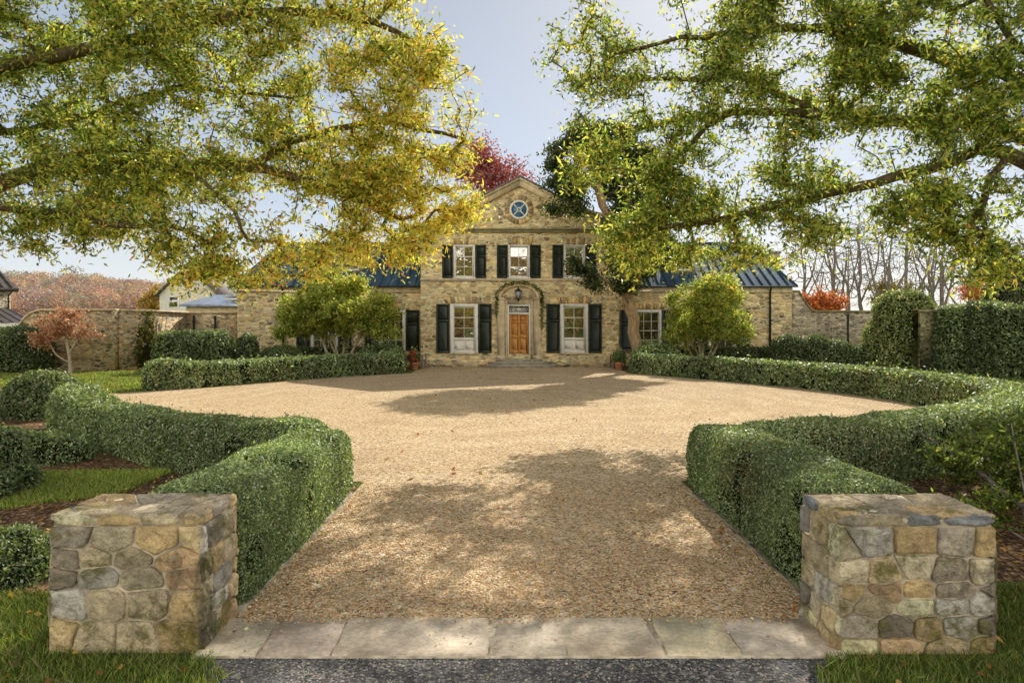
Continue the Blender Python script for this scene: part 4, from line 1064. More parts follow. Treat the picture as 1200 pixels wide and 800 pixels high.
# ------------------------------------------------------------------ garden walls
def run_wall(mb, pts, z0, z1, th, mi=0):          # pts: plan polyline; z1 list of tops
    for (a, b, ha, hb) in zip(pts[:-1], pts[1:], z1[:-1], z1[1:]):
        a = np.array(a); b = np.array(b); t = b-a; t = t/np.linalg.norm(t); n = np.array([-t[1], t[0]])*th/2
        V = [(*(a-n), z0), (*(b-n), z0), (*(b+n), z0), (*(a+n), z0), (*(a-n), ha), (*(b-n), hb), (*(b+n), hb), (*(a+n), ha)]
        mb.add(V, [(0,1,5,4),(1,2,6,5),(2,3,7,6),(3,0,4,7),(4,5,6,7),(0,3,2,1)], mi)
def coping(mb, pts, z, th, t=.10, mi=0):
    for (a, b, ha, hb) in zip(pts[:-1], pts[1:], z[:-1], z[1:]):
        run_wall(mb, [a, b], min(ha, hb)+.003 if abs(ha-hb) < 1e-6 else min(ha, hb)-.0, [ha+t, hb+t], th)
cor = np.array([-18.75, 32.3])
gw = thing('garden_wall', (cor[0], cor[1], 0), 'tall golden stone garden wall at left with a swept end and a sunlit return', 'wall')
mb = MB()
xl = [-18.72, -22.0]; ht = 2.86
sw = [(-22.0-1.3*t, 2.86-1.35*math.sin(t*math.pi/2)**1.0*(1) if False else 2.86-1.35*(1-math.sqrt(max(0, 1-t*t)))) for t in np.linspace(0, 1, 10)]
P = [(xl[0], cor[1])]+[(x, cor[1]) for x, z in sw]+[(-40, cor[1])]; Z = [ht]+[z for x, z in sw]+[1.5]
run_wall(mb, P, 0, Z, .42)
q = np.array([-18.0, 37.6]); cs = cor+np.array([.0, .215])
run_wall(mb, [tuple(cs), tuple(q)], 0, [ht, ht], .42)
run_wall(mb, [tuple(q+np.array([.18,.0])), (hx(279, 37.6), 37.6)], 0, [ht-.02, ht-.02], .42)
mb.build('masonry', M['wall_stone'], gw)
mb = MB()
run_wall(mb, P[:2], ht+.003, [ht+.10, ht+.10], .56)
for a, b in zip(range(1, len(P)-1), range(2, len(P))):
    dz = .10
    A_, B_ = np.array(P[a]), np.array(P[b]); ha, hb = Z[a], Z[b]
    V = [(A_[0], A_[1]-.28, ha+.004), (B_[0], B_[1]-.28, hb+.004), (B_[0], B_[1]+.28, hb+.004), (A_[0], A_[1]+.28, ha+.004)]; V += [(x, y, z+dz) for x, y, z in V]
    mb.add(V, [(0,1,5,4),(1,2,6,5),(2,3,7,6),(3,0,4,7),(4,5,6,7),(0,3,2,1)], 0)
tv = (q-cs)/np.linalg.norm(q-cs)
run_wall(mb, [tuple(cs+tv*.07), tuple(q)], ht+.003, [ht+.10, ht+.10], .56)
run_wall(mb, [tuple(q+np.array([.32,.0])), (hx(279, 37.6), 37.6)], ht-.015, [ht+.075, ht+.075], .56)
mb.build('coping', M['limestone'], gw)
for px in (227, 252):
    mb = MB(); x = hx(px, 37.3); mb.tube([(x, 37.3, ht-.15), (x, 37.3, .02)], .055, 8); mb.build('downspout', M['iron'], gw)
# climbing ivy on the sunlit return
mb = MB(); rng = np.random.default_rng(25); Pp = []
for k in range(1800):
    t = rng.random()**.9; z = rng.random()
    xw = cs+(q-cs)*(.18+.22*t+.12*rng.normal()*(.3)); 
    top = 2.9 if t > .25 else 2.0
    lim = top*(.55+.45*math.sin(t*9)**2)
    Pp.append((xw[0]+.26+abs(rng.normal(0, .06)), xw[1], min(3.05, z*lim+.1)))
leaves(mb, np.array(Pp), .13, .09, palette(len(Pp), [(.08,.10,.02),(.16,.17,.05),(.26,.24,.08),(.25,.16,.08)], (2,2,1,1.2), .3, rng), None, 1., 0, 0, rng)
for k in range(6):
    b0 = cs+(q-cs)*(.2+.05*k); b1 = cs+(q-cs)*(.26+.06*k)
    mb.tube([(b0[0]+.25,b0[1],0),(b1[0]+.25,b1[1],1.2),(b1[0]+.24+.02*k,b1[1]+.2,2.6)], .018, 4, 1)
o = tag(mb.build('wall_ivy', [M['leaf'], M['bark_grey']], None, (float(cs[0])+.3, float(cs[1])+1.5, 0)), 'straggling climber on the sunlit return of the left garden wall', 'ivy')
shrub('climbing_shrub', [(((cs+(q-cs)*.52)[0]+.75, (cs+(q-cs)*.52)[1]-.3, .7),(.55,.5,.95))], .12, 'upright green shrub against the sunlit return of the left wall', seed=31., gain=1., spread=1.2)

gr = thing('garden_wall', (hx(985, 37.2), 37.2, 0), 'grey stone garden wall right of the house, dropping in a curve from the wing', 'wall')
mb = MB(); X0 = hx(928, WY)+.02; yw = 37.3; zt = hz(366, yw)
sw = [(X0+.45+.95*t, zt+1.1*(1-math.sin(t*math.pi/2))) for t in np.linspace(0, 1, 9)]
P = [(X0, yw), (X0+.45, yw)]+[(x, yw) for x, z in sw[1:]]+[(hx(1085, yw), yw)]; Z = [zt+1.1, zt+1.1]+[z for x, z in sw[1:]]+[zt]
run_wall(mb, P, 0, Z, .42); mb.build('masonry', M['grey_stone'], gr)
mb = MB()
for a in range(len(P)-1):
    A_, B_ = np.array(P[a]), np.array(P[a+1]); ha, hb = Z[a], Z[a+1]
    V = [(A_[0], A_[1]-.28, ha+.004), (B_[0], B_[1]-.28, hb+.004), (B_[0], B_[1]+.28, hb+.004), (A_[0], A_[1]+.28, ha+.004)]; V += [(x, y, z+.10) for x, y, z in V]
    mb.add(V, [(0,1,5,4),(1,2,6,5),(2,3,7,6),(3,0,4,7),(4,5,6,7),(0,3,2,1)], 0)
mb.build('coping', M['cornice'], gr)
x = hx(991, yw); mb = MB(); mb.tube([(x, yw-.27, zt-.1), (x, yw-.27, .02)], .05, 8); mb.build('downspout', M['iron'], gr)

pr = thing('stone_pier', (hx(1088.5, 30.2), 30.4, 0), 'moss covered square stone pier between ivy and the dark evergreen hedge', 'pier')
mb = MB(); x0, x1 = hx(1077, 30), hx(1100, 30); zt2 = hz(366, 30)
mb.bbox(x0, x1, 30, 30.9, 0, zt2, .03); mb.build('shaft', M['moss_stone'], pr)
mb = MB(); mb.bbox(x0-.08, x1+.08, 29.92, 30.98, zt2+.004, zt2+.13, .03); mb.build('capstone', M['cornice'], pr)
shrub('ivy_bush', [((hx(1053,31),31.3,1.35),(1.05,.9,1.85)),((hx(1062,31),31.2,3.0),(1.25,.8,.65)),((hx(1040,31),31.5,1.0),(.7,.8,1.5))], .13, 'tall ivy mass with pale leafy top beside the mossy stone pier', 'ivy', seed=33., gain=1.15, spread=1.1, cols=[(.10,.13,.04),(.20,.25,.08),(.36,.40,.18),(.55,.54,.32)], wts=(1.6,3,2.4,1.4))
for k, (px, w_, h_, d, g, lab) in enumerate([(1121,.72,3.0,29.3,.85,'dark clipped evergreen column next to the mossy stone pier'),(1153,.74,3.12,28.6,.75,'dark evergreen column in the middle of the right hedge screen'),(1187,.80,2.9,27.9,.8,'dark evergreen column at the right edge of the hedge screen'),(1224,.85,3.05,27.3,.7,'dark evergreen column partly cut off by the right edge')]):
    shrub('evergreen_hedge', [((hx(px,d),d,h_*.46),(w_,.75,h_*.56))], .12, lab, 'evergreen', seed=40.+k, gain=g, sq=3.6, lumps=.09, spread=1.0, group='dark evergreens in the right hedge screen')
shrub('grey_shrub', [((hx(1200,34),34,3.2),(1.7,1.4,2.3)),((hx(1180,35),35,2.2),(1.2,1.2,2.0))], .15, 'tall pale grey green bush rising behind the evergreen screen at the right', seed=46., cols=[(.10,.12,.06),(.20,.22,.12),(.30,.30,.2)], wts=(2,3,1.5), spread=1.3)

# ------------------------------------------------------------------ buildings behind the left wall
b = thing('outbuilding', (hx(12, 46), 46, 0), 'small pale outbuilding with dark metal roof and lean to porch at the left edge', 'building')
mb = MB(); d = 46; X1 = hx(12, d); zE = hz(338, d); mb.box(X1-6, X1, d, d+5, 0, zE); mb.build('wall', M['grey_stone'], b)
mb = MB(); X1 = X1+.45; mb.add([(X1-7,d-.4,zE),(X1,d-.4,zE),(X1-1.6,d+2.5,zE+2.),(X1-7,d+2.5,zE+2.),(X1,d+5.4,zE),(X1-7,d+5.4,zE)], [(0,1,2,3),(1,4,2),(3,2,4,5)], 0)
mb.bbox(X1-7, X1+.03, d-.5, d-.36, zE-.12, zE+.02, .02)
for k in range(12): mb.tube([(X1-.3-k*.5, d-.4, zE+.03), (X1-1.6-k*.45, d+2.5, zE+2.02)], .025, 4)
mb.build('roof', M['dark_roof'], b)
mb = MB(); x = X1-.55; mb.tube([(X1-.25,d-.42,zE-.1),(x,d-.08,zE-.5),(x,d-.08,1.)], .05, 6); mb.build('downspout', M['iron'], b)
b.rotation_euler = (0, 0, R(36)); pd = 41.3; zp = hz(378, 43); xp = hx(12, 46)+1.39
mb = MB(); mb.add([(xp-7,pd,zp),(xp,pd,zp),(xp-1.5,pd+4.6,zp+1.),(xp-7,pd+4.6,zp+1.),(xp,pd+4.6,zp+.0)], [(0,1,2,3),(1,4,2)], 0)
for k in range(11): mb.tube([(xp-.2-k*.5, pd, zp+.03), (xp-1.6-k*.45, pd+4.6, zp+1.03)], .025, 4)
mb.build('porch_roof', M['dark_roof'], b)
mb = MB(); mb.bbox(xp-7, xp-.1, pd+.06, pd+.2, zp-.32, zp-.03, .02); mb.bbox(xp-.6, xp-.35, pd+.1, pd+.35, 0, zp-.32, .02); mb.bbox(xp-3.0, xp-2.75, pd+.1, pd+.35, 0, zp-.32, .02); mb.build('porch_frame', M['white'], b)

b = thing('white_house', (hx(203, 62), 62, 0), 'white gabled house showing above the left garden wall', 'house')
d = 62; xa, xb = hx(187, d), hx(222, d); ze = hz(345, d); zpk = hz(325, d); xm = xa+ (xb-xa)*.95
mb = MB(); mb.add([(xa,d,0),(2*xm-xa,d,0),(2*xm-xa,d,ze),(xm,d,zpk+1.0),(xa,d,ze),(xa,d+8,0),(xa,d+8,ze),(2*xm-xa,d+8,0),(2*xm-xa,d+8,ze)], [(0,1,2,3,4),(0,4,6,5),(1,7,8,2)], 0); mb.build('wall', M['cream'], b)
mb = MB()
for s_ in (-1, 1):
    xe = xm+s_*(xm-xa+.4); z1 = ze-.25
    V = [(xm,d-.3,zpk+1.05),(xe,d-.3,z1),(xe,d+8.3,z1),(xm,d+8.3,zpk+1.05)]; V += [(x, y, z+.14) for x, y, z in V]
    mb.add(V, [(0,1,2,3),(4,7,6,5),(0,4,5,1),(1,5,6,2),(2,6,7,3)], 0)
mb.build('roof', M['slate'], b)
fr = MB(); xw = hx(204, d); fr.bbox(xw-.45, xw+.45, d-.06, d-.004, hz(360,d), hz(347,d), .02); w = fr.build('window', M['white'], b)
p = MB(); p.box(xw-.35, xw+.35, d-.075, d-.062, hz(359,d), hz(348,d)); p.build('pane', M['glass'], w)
b = thing('service_building', (hx(250, 52), 52, 0), 'low tan building with shiny metal roof and skylight behind the left wall', 'building')
d = 52; xa, xb = hx(218, d), hx(294, d); ze = hz(357, d)
mb = MB(); mb.box(xa, xb, d, d+5, 0, ze); mb.build('wall', M['limestone'], b)
mb = MB(); mb.add([(xa-.3,d-.4,ze),(xb,d-.4,ze),(xb,d+3,ze+.9),(xa+.9,d+3,ze+.9),(xa-.3,d+5.3,ze)], [(0,1,2,3),(0,3,4)], 0)
mb.bbox(xa-.32, xb, d-.5, d-.38, ze-.14, ze+.02, .02); rf = mb.build('roof', M['skylight'], b)
mb = MB(); xs_ = hx(272, d); V = [(xs_-.8,d+.6,ze+.42),(xs_+.8,d+.6,ze+.42),(xs_+.8,d+2.2,ze+.84),(xs_-.8,d+2.2,ze+.84)]; V += [(x,y,z+.16) for x,y,z in V]
mb.add(V, [(0,1,5,4),(1,2,6,5),(2,3,7,6),(3,0,4,7),(4,5,6,7)], 0); mb.build('skylight', M['glass'], rf)

# ------------------------------------------------------------------ benches and flower pots by the door
def bench(name, x, y, s_, label):
    root = thing(name, (x, y, 0), label, 'bench', None)
    def part(nm, boxes):
        m = MB()
        for bx in boxes: m.bbox(x+bx[0]*s_ if s_ > 0 else x-bx[1], x+bx[1]*s_ if s_ > 0 else x-bx[0], y+bx[2], y+bx[3], bx[4], bx[5], .008)
        m.build(nm, M['teak'], root)
    part('seat', [(-.24+.10*k, -.155+.10*k, -.6, .6, .42, .45) for k in range(5)])
    part('backrest', [(-.30,-.25,-.6+.12*k,-.54+.12*k,.50,.88) for k in range(11)]+[(-.31,-.24,-.6,.66,.885,.95),(-.31,-.24,-.6,.66,.46,.495)])
    for (a, b_) in ((-.32,-.25),(.20,.27)):
        for c in (-.66,-.0+.60): part('leg', [(a, b_, c, c+.065, 0, .64 if a > 0 else .96)])
    for c in (-.66, .60): part('armrest', [(-.245,.29,c-.005,c+.07,.645,.685)])
    part('apron', [(.21,.26,-.59,.59,.33,.41),(-.30,-.25,-.59,.59,.33,.41)])
    return root
bench('garden_bench', hx(491, 34.4), 34.6, 1, 'weathered wooden bench left of the front steps by the pot of red flowers')
bench('garden_bench', hx(724, 34.4), 34.6, -1, 'weathered wooden bench right of the front steps by the leafy pot')
def planter(x, y, s, label, flowers, seed):
    root = thing('flower_pot', (x, y, 0), label, 'planter'); rng = np.random.default_rng(seed)
    mb = MB(); mb.lathe((x,y,0), [(.15*s,0),(.17*s,.02),(.225*s,.30),(.25*s,.31),(.25*s,.38),(.22*s,.385),(.20*s,.34)], 20); mb.build('pot', M['terracotta'], root, smooth=False)
    mb = MB(); n = 1300
    P = np.array([x,y,.62])+unit(rng.normal(size=(n,3)))*rng.random((n,1))**.4*np.array([.36,.36,.32]); P[:,2] = np.maximum(P[:,2], .36)
    tall = rng.random(n) < .25; P[tall] = np.array([x,y,.8])+rng.normal(size=(tall.sum(),3))*np.array([.09,.09,.16])
    leaves(mb, P, .11, .06, palette(n, GREENS+[(.25,.25,.18)], (2,3,2,1,1,1), .3, rng), None, 1., 0, 0, rng)
    mb.tube([(x,y,.3),(x,y,.8)], .02, 5, 1); mb.build('foliage', [M['leaf'], M['bark']], root)
    if flowers:
        mb = MB(); n = 260; cs_ = np.array([x,y,.62])+unit(rng.normal(size=(18,3))+np.array([.2,-.9,.2]))*np.array([.36,.36,.30])
        P = cs_[rng.integers(0,18,n)]+rng.normal(0,.03,(n,3)); leaves(mb, P, .07, .06, palette(n, [(.75,.12,.06),(.8,.22,.12),(.6,.06,.06)], (2,1,1), .2, rng), None, 1., 0, 0, rng)
        mb.build('flowers', M['leaf_red'], root)
planter(hx(485.5,33.2), 33.2, 1., 'terracotta pot with red flowers at the house end of the far left hedge', True, 1)
planter(hx(725.5,33.2), 33.2, .9, 'terracotta pot of grey green foliage right of the front steps', False, 2)

# ------------------------------------------------------------------ trees
def mixcol(cols, wfun, jit=.38):
    def f(P, cl, rng): return palette(len(P), cols, wfun(P, cl), jit, rng)
    return f
OAK = [(.11,.16,.045),(.33,.42,.10),(.64,.66,.18),(.90,.78,.19),(.92,.66,.16),(.68,.37,.11)]
# --- great oak on the left
def left_w(P, cl):
    px = 600+F*P[:, 0]/P[:, 1]
    g = np.clip((P[:, 0]+8.5)/7., 0, 1)*.75+.18*np.clip((6.-P[:, 2])/3., 0, 1)+.20*cl
    y = np.clip(g*.88, 0.04, .9)
    return np.stack([1.2*(1-y), 1.6*(1-y), 1.3*np.ones_like(y), 1.6*y, 1.3*y, .7*y], 1)
rng = np.random.default_rng(101)
TB = (-13.4, 14.6, 0)
limbs = [[TB, (-13.3,14.6,2.), (-13.2,14.7,4.2), (-13.0,14.8,7.), (-12.6,15,10.), (-12.0,15.2,13.)],
 [(-13.2,14.7,4.2), at(-20,215,14.8), at(80,196,15), at(180,191,15), at(290,192,15.2), at(380,215,15.5), at(470,255,16)],
 [at(30,200,15), at(60,183,15), at(120,172,14.6), at(200,182,14.5), at(260,230,14), at(300,290,13.8)],
 [(-13.1,14.7,6.), at(60,150,15.5), at(200,100,16), at(330,110,16.5), at(420,140,17), at(520,150,17)],
 [(-13.0,14.8,7.5), at(100,60,14.5), at(250,20,15), at(400,10,15.5), at(510,60,16)],
 [(-13.2,14.7,4.5), at(20,240,13.5), at(120,262,13.5), at(220,262,13.6), at(260,310,13.8)],
 [(-12.7,15,9.5), (-9,14,11), (-5.5,15,11.5)], [(-13,14.8,7), (-15,13,9), (-17,12,10)], [(-13,14.8,6.5), (-13,18,9), (-12,20,10)],
 [at(290,192,15.2), at(390,148,15.6), at(480,145,16), at(545,165,16.2)]]
ells = [(at(60,130,15),(3.4,2.6,2.6)), (at(230,120,15.2),(3.2,2.4,2.4)), (at(380,120,15.6),(2.6,2.2,2.3)), (at(480,150,16),(1.7,1.9,2.5)), (at(480,60,16),(1.2,1.5,1.1),.8),
 (at(60,235,13.6),(2.2,1.2,.8),.7), (at(250,270,13.8),(1.6,1.2,.95),1.5), (at(225,305,13.8),(.9,.9,.6),2.4), (at(300,305,13.8),(.9,.9,.55),2.2), (at(345,305,14.5),(.8,.9,.45),1.8), (at(440,285,16),(1.1,1.,.5),1.), (at(370,280,15),(1.6,1.1,.75),1.2), (at(465,270,16),(1.5,1.0,.85),1.4), (at(520,215,16),(1.0,1.0,1.1),1.2), (at(100,-20,15),(4.5,2.8,2.0),.8), (at(380,-40,15.5),(2.8,2.2,1.3),.7),
 ((-15.5,13.5,8.5),(3.5,3.5,3.),.35), ((-11,16,12),(4.5,3.5,2.),.3)]
A = np.concatenate([ell_points(ells, 2700, rng, 1.25, -.26, 3.), ell_points([(at(220,318,13.8),(.85,.9,.55)), (at(290,318,13.8),(.85,.9,.5)), (at(345,310,14.5),(.7,.9,.4)), (at(30,275,13.6),(.6,.9,.5)), (at(110,262,14.2),(1.2,1.4,.6)), (at(530,245,16),(.75,.8,.8)), (at(410,205,15.6),(1.5,1.3,1.)), (at(470,190,15.8),(1.2,1.2,1.1)), (at(150,200,15),(2.2,1.5,.9)), (at(400,300,15.6),(1.2,1.,.42)), (at(470,292,16),(.9,.9,.4))], 520, rng)])
A = airy(A, rng, 2.2, -.35, .3, 2.)
tree('oak_tree', 'great spreading oak at left with green and gold leaves, limbs reaching over the lawn', 'tree', limbs, A, .31, .0075, 'bark', 'leaf', 205000, .13, .047, mixcol(OAK, left_w), (.07,.07,.055), .4, 1, tubes_n=6)
# --- great oak on the right
def right_w(P, cl):
    g = .10+.30*np.clip((4.5-P[:, 2])/2., 0, 1)+.20*np.clip((3.2-P[:, 0])/2., 0, 1)+.17*cl
    y = np.clip(g, 0.03, .9)
    return np.stack([2.0*(1-y), 2.2*(1-y), 1.1*np.ones_like(y), 1.4*y, .8*y, .3*y], 1)
rng = np.random.default_rng(102)
limbs = [[(12.6,13.6,0), (12.5,13.6,2.), (12.3,13.6,4.2), (12.2,13.7,7.), (11.6,14,10.), (11,14.5,13.)],
 [(12.4,13.6,4.), at(1215,95,13.6), at(1120,72,14), at(1030,45,14.5), at(960,5,15), at(900,-40,15.5)],
 [(12.4,13.6,4.6), at(1190,150,14), at(1060,140,14.5), at(960,136,15), at(850,130,15.5), at(730,150,16.2)],
 [(12.4,13.6,3.6), at(1180,160,13.5), at(1080,200,14), at(990,222,14.5), at(880,250,15), at(760,270,15.6)],
 [(12.3,13.6,5.2), at(1195,60,13), at(1170,20,13), at(1130,-30,13)],
 [at(1200,165,13.3), at(1165,200,13), at(1148,220,12.8), at(1150,255,12.8), at(1160,285,12.8)],
 [at(1060,60,14.3), at(950,30,14.6), at(840,40,15.4), at(720,60,16)], [at(960,136,15), at(870,85,15), at(790,95,15.4), at(690,90,16)],
 [at(850,130,15.5), at(800,180,15.8), at(735,225,16)], [(12.2,13.7,7), (14,12,9), (16,11,10)], [(12.2,13.7,7), (12,17,9), (12,19,10)]]
ells = [(at(1110,60,13.8),(2.2,2.,1.7)), (at(970,70,14.6),(2.4,2.2,1.9)), (at(830,70,15.3),(2.2,2.,1.9)), (at(710,40,16),(1.4,1.5,1.3),.9), (at(700,120,16),(1.3,1.5,.95),.9),
 (at(1090,200,13.6),(1.9,1.5,1.1)), (at(960,200,14.5),(2.0,1.6,1.2)), (at(840,190,15.4),(1.7,1.5,1.3)), (at(735,195,16),(1.3,1.3,1.2)), (at(1000,265,14.2),(1.4,1.1,.55),.8), (at(880,270,15),(1.2,1.1,.65)), (at(755,285,15.8),(.95,.9,.75),2.), (at(712,255,15.8),(.6,.7,.9),2.2), (at(775,235,15.8),(.9,.9,.9),1.6), (at(800,300,15.8),(.7,.8,.45),1.5), (at(665,40,16),(.7,.8,.8),1.3), (at(1130,290,12.8),(.85,.85,.75),1.8), (at(1160,310,12.8),(.6,.7,.5),1.8), (at(1165,230,12.8),(.8,.9,.8),.8), (at(1125,325,12.8),(.42,.6,.3),1.6), (at(840,300,15.4),(.7,.8,.35),1.2),
 (at(1000,-40,14.6),(4.0,2.6,1.4),.25), (at(760,-30,15.8),(1.8,2,1.0),.3), ((14.5,12.5,8.5),(3.5,3.5,3.),.35), ((10.5,15,12),(4.,3.5,2.),.3)]
A = np.concatenate([ell_points(ells, 3300, rng, 1.1, -.22, 7.), ell_points([(at(755,285,15.8),(.95,.9,.8)), (at(712,250,15.8),(.6,.7,.95)), (at(770,230,15.8),(.9,.9,.95)), (at(805,295,15.8),(.7,.8,.45)), (at(1150,305,12.8),(.75,.8,.65)), (at(1090,250,13.4),(1.1,1.,.6)), (at(1150,120,13.4),(1.2,1.2,.9)), (at(700,190,16),(.9,.9,.8)), (at(900,300,14.6),(.9,.8,.35)), (at(960,290,14.2),(1.0,.9,.5)), (at(840,235,15.2),(1.,1.,.7))], 560, rng)])
for pl in limbs[1:7]:
    q_, s_ = smooth_path(pl, .45, 2); A = np.concatenate([A, np.repeat(q_, 3, 0)+rng.normal(0, .5, (len(q_)*3, 3))])
A = airy(A, rng, 2.3, -.14, .22, 6.)
tree('oak_tree', 'great spreading oak at right with mostly green leaves over the drive', 'tree', limbs, A, .31, .0075, 'bark', 'leaf', 165000, .13, .047, mixcol(OAK, right_w), (.07,.07,.055), .4, 2, tubes_n=6)

# --- dark evergreen beside the front
rng = np.random.default_rng(103)
limbs = [[at(748,414,33.4)*np.array([1,1,0]), at(746,395,33.4), at(738,365,33.3), at(735,340,33.2), at(728,300,33), at(712,250,33), at(695,200,33), at(690,165,33)],
 [at(735,345,33.2), at(715,330,32.8), at(690,318,32.4)], [at(730,310,33), at(760,280,32.6), at(780,250,32.6)], [at(715,260,33), at(680,240,32.5), at(650,245,32.3)]]
ells = [(at(672,195,32.8),(1.4,1.1,1.5),1.), (at(705,160,33),(1.6,1.3,1.0),1.), (at(735,200,33),(1.8,1.4,1.7),1.), (at(748,260,33),(1.6,1.3,1.4),1.), (at(722,322,32.8),(1.25,1.,.9),1.6), (at(692,306,32.3),(.95,.6,.6),1.8), (at(706,332,32.3),(.8,.6,.45),1.6), (at(652,243,32.4),(.5,.5,.4),1.), (at(772,300,32.8),(1.3,1.1,1.1),1.), (at(680,240,32.8),(.6,.6,.5),1.)]
A = ell_points(ells, 760, rng, 1.5, -.3, 4.)
tree('evergreen_tree', 'dark evergreen tree with leaning tan trunk beside the right lower window', 'tree', limbs, A, .30, .014, 'bark_tan', 'leaf_gloss', 85000, .18, .085, mixcol([(.035,.055,.02),(.065,.095,.03),(.12,.15,.04),(.22,.25,.07)], lambda P, cl: np.tile([2.,2.4,1.2,.5], (len(P), 1))), (.13,.13,.1), .2, 3, step=.6, shoot=.6)

# --- domed multi-stem trees in front of the wings
def dome(name, px, base_py, d, ells, label, seed, green=1., n=64000):
    rng = np.random.default_rng(seed)
    b0 = np.array([hx(px, d), d, 0.]); limbs = [[b0, b0+np.array([.0,0,.35]), b0+np.array([-.5,.1,1.4]), b0+np.array([-1.0,.2,2.6])]]
    for (dx, dy, z) in ((.55,-.2,1.6),(1.25,.1,2.2),(-.25,-.4,2.2),(.25,.4,2.6),(-1.1,-.1,2.0)):
        limbs.append([b0+np.array([dx*.12, dy*.1, .2]), b0+np.array([dx*.6, dy*.6, z*.5]), b0+np.array([dx, dy, z])])
    A = ell_points(ells, 620, rng, 2.0, -.25, seed)
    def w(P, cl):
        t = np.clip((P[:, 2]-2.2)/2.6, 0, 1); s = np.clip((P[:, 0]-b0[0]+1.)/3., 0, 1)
        y = np.clip(.06+.55*t*s+.12*cl, .02, .8)  # more gold towards the upper right: sunlit side painted into the leaf colours
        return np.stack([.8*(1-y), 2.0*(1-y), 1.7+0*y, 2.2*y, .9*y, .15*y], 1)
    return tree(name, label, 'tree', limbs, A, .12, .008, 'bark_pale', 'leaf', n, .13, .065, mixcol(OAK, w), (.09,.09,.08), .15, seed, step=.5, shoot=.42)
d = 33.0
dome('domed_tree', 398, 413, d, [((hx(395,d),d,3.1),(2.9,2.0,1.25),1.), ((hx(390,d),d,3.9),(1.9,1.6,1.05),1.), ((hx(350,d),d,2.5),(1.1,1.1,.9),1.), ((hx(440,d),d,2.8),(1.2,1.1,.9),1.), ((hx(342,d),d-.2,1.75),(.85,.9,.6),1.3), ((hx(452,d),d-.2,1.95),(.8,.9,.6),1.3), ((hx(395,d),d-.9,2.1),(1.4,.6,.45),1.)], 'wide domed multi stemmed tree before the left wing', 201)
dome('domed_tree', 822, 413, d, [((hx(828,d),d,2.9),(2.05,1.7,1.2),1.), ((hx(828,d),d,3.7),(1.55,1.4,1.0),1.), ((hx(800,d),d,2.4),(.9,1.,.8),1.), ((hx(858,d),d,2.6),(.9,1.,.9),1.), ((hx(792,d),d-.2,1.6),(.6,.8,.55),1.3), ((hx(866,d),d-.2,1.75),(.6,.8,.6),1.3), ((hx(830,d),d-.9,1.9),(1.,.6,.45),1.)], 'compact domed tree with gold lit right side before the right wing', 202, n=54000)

# --- small red tree before the left wall
rng = np.random.default_rng(104); d = 30.5; b0 = np.array([hx(83,d), d, 0.])
limbs = [[b0, b0+np.array([0,0,.5]), at(79,400,d), at(76,378,d)], [b0+np.array([0,0,.35]), at(70,420,d), at(60,405,d)], [at(81,410,d), at(95,392,d), at(105,380,d)]]
ells = [(at(75,378,d),(1.3,1.0,.55)), (at(55,390,d),(.8,.7,.5)), (at(100,388,d),(.7,.7,.4)), (at(82,366,d),(.7,.7,.35)), (at(45,400,d),(.5,.5,.35))]
A = ell_points(ells, 170, rng)
tree('red_leaf_tree', 'small red leaved tree with pale trunk on the lawn before the left wall', 'tree', limbs, A, .07, .008, 'bark_pale', 'leaf_red', 3600, .13, .075, mixcol([(.50,.26,.15),(.62,.38,.22),(.70,.48,.32),(.40,.20,.12)], lambda P, cl: np.tile([2.,2,1.4,1], (len(P), 1))), (.06,.06,.05), .4, 4, step=.35, shoot=.35)
# --- red tree behind the roof
rng = np.random.default_rng(105); d = 52.; b0 = np.array([hx(575,d), d, 0.])
limbs = [[b0, at(576,330,d), at(578,260,d), at(580,200,d)]]
ells = [(at(565,205,d),(2.3,2.,1.6)), (at(600,205,d),(1.9,1.8,1.3)), (at(555,185,d),(1.6,1.5,1.6)), (at(585,225,d),(2.4,2,1.5)), (at(560,165,d),(.9,1,1.))]
A = ell_points(ells, 260, rng)
tree('red_maple', 'crimson tree showing above the left roof slope of the house', 'tree', limbs, A, .25, .02, 'bark_grey', 'leaf_red', 6500, .24, .15, mixcol([(.36,.07,.07),(.48,.13,.12),(.42,.20,.19),(.26,.09,.09)], lambda P, cl: np.tile([2.,2,1.4,1], (len(P), 1))), (.4,.4,.28), .2, 5, step=.8)
# --- orange shrubs and trees behind the right wall
def puff(name, label, px, py, d, r, cols, seed, n, leaf=.18):
    rng = np.random.default_rng(seed); c = at(px, py, d); b0 = np.array([c[0], d, 0.])
    A = ell_points([(c, r), (c+np.array([r[0]*.5,.2,-r[2]*.3]), tuple(np.array(r)*.75)), (c+np.array([-r[0]*.55,-.2,-r[2]*.25]), tuple(np.array(r)*.7))], 130, rng)
    return tree(name, label, 'tree', [[b0, c-np.array([0,0,r[2]*1.2]), c]], A, .14, .015, 'bark_grey', 'leaf_red', n, leaf, leaf*.6, mixcol(cols, lambda P, cl: np.tile([2.,2,1.4,1], (len(P), 1))), (.12,.12,.1), .3, seed, step=.6)
ORG = [(.60,.17,.05),(.72,.28,.08),(.70,.38,.14),(.40,.11,.05)]
puff('orange_tree', 'bright orange tree just above the right garden wall near the house', 960, 353, 42, (1.5,1.2,.75), ORG, 301, 4200)
puff('orange_tree', 'orange red tree behind the evergreen screen at far right', 1150, 342, 46, (1.4,1.3,.95), ORG, 302, 3200)
puff('yellow_tree', 'yellow tree beside the white house above the left wall', 180, 350, 75, (1.3,1.3,1.6), [(.55,.38,.08),(.62,.45,.12),(.45,.28,.06),(.3,.2,.06)], 303, 3500, .25)
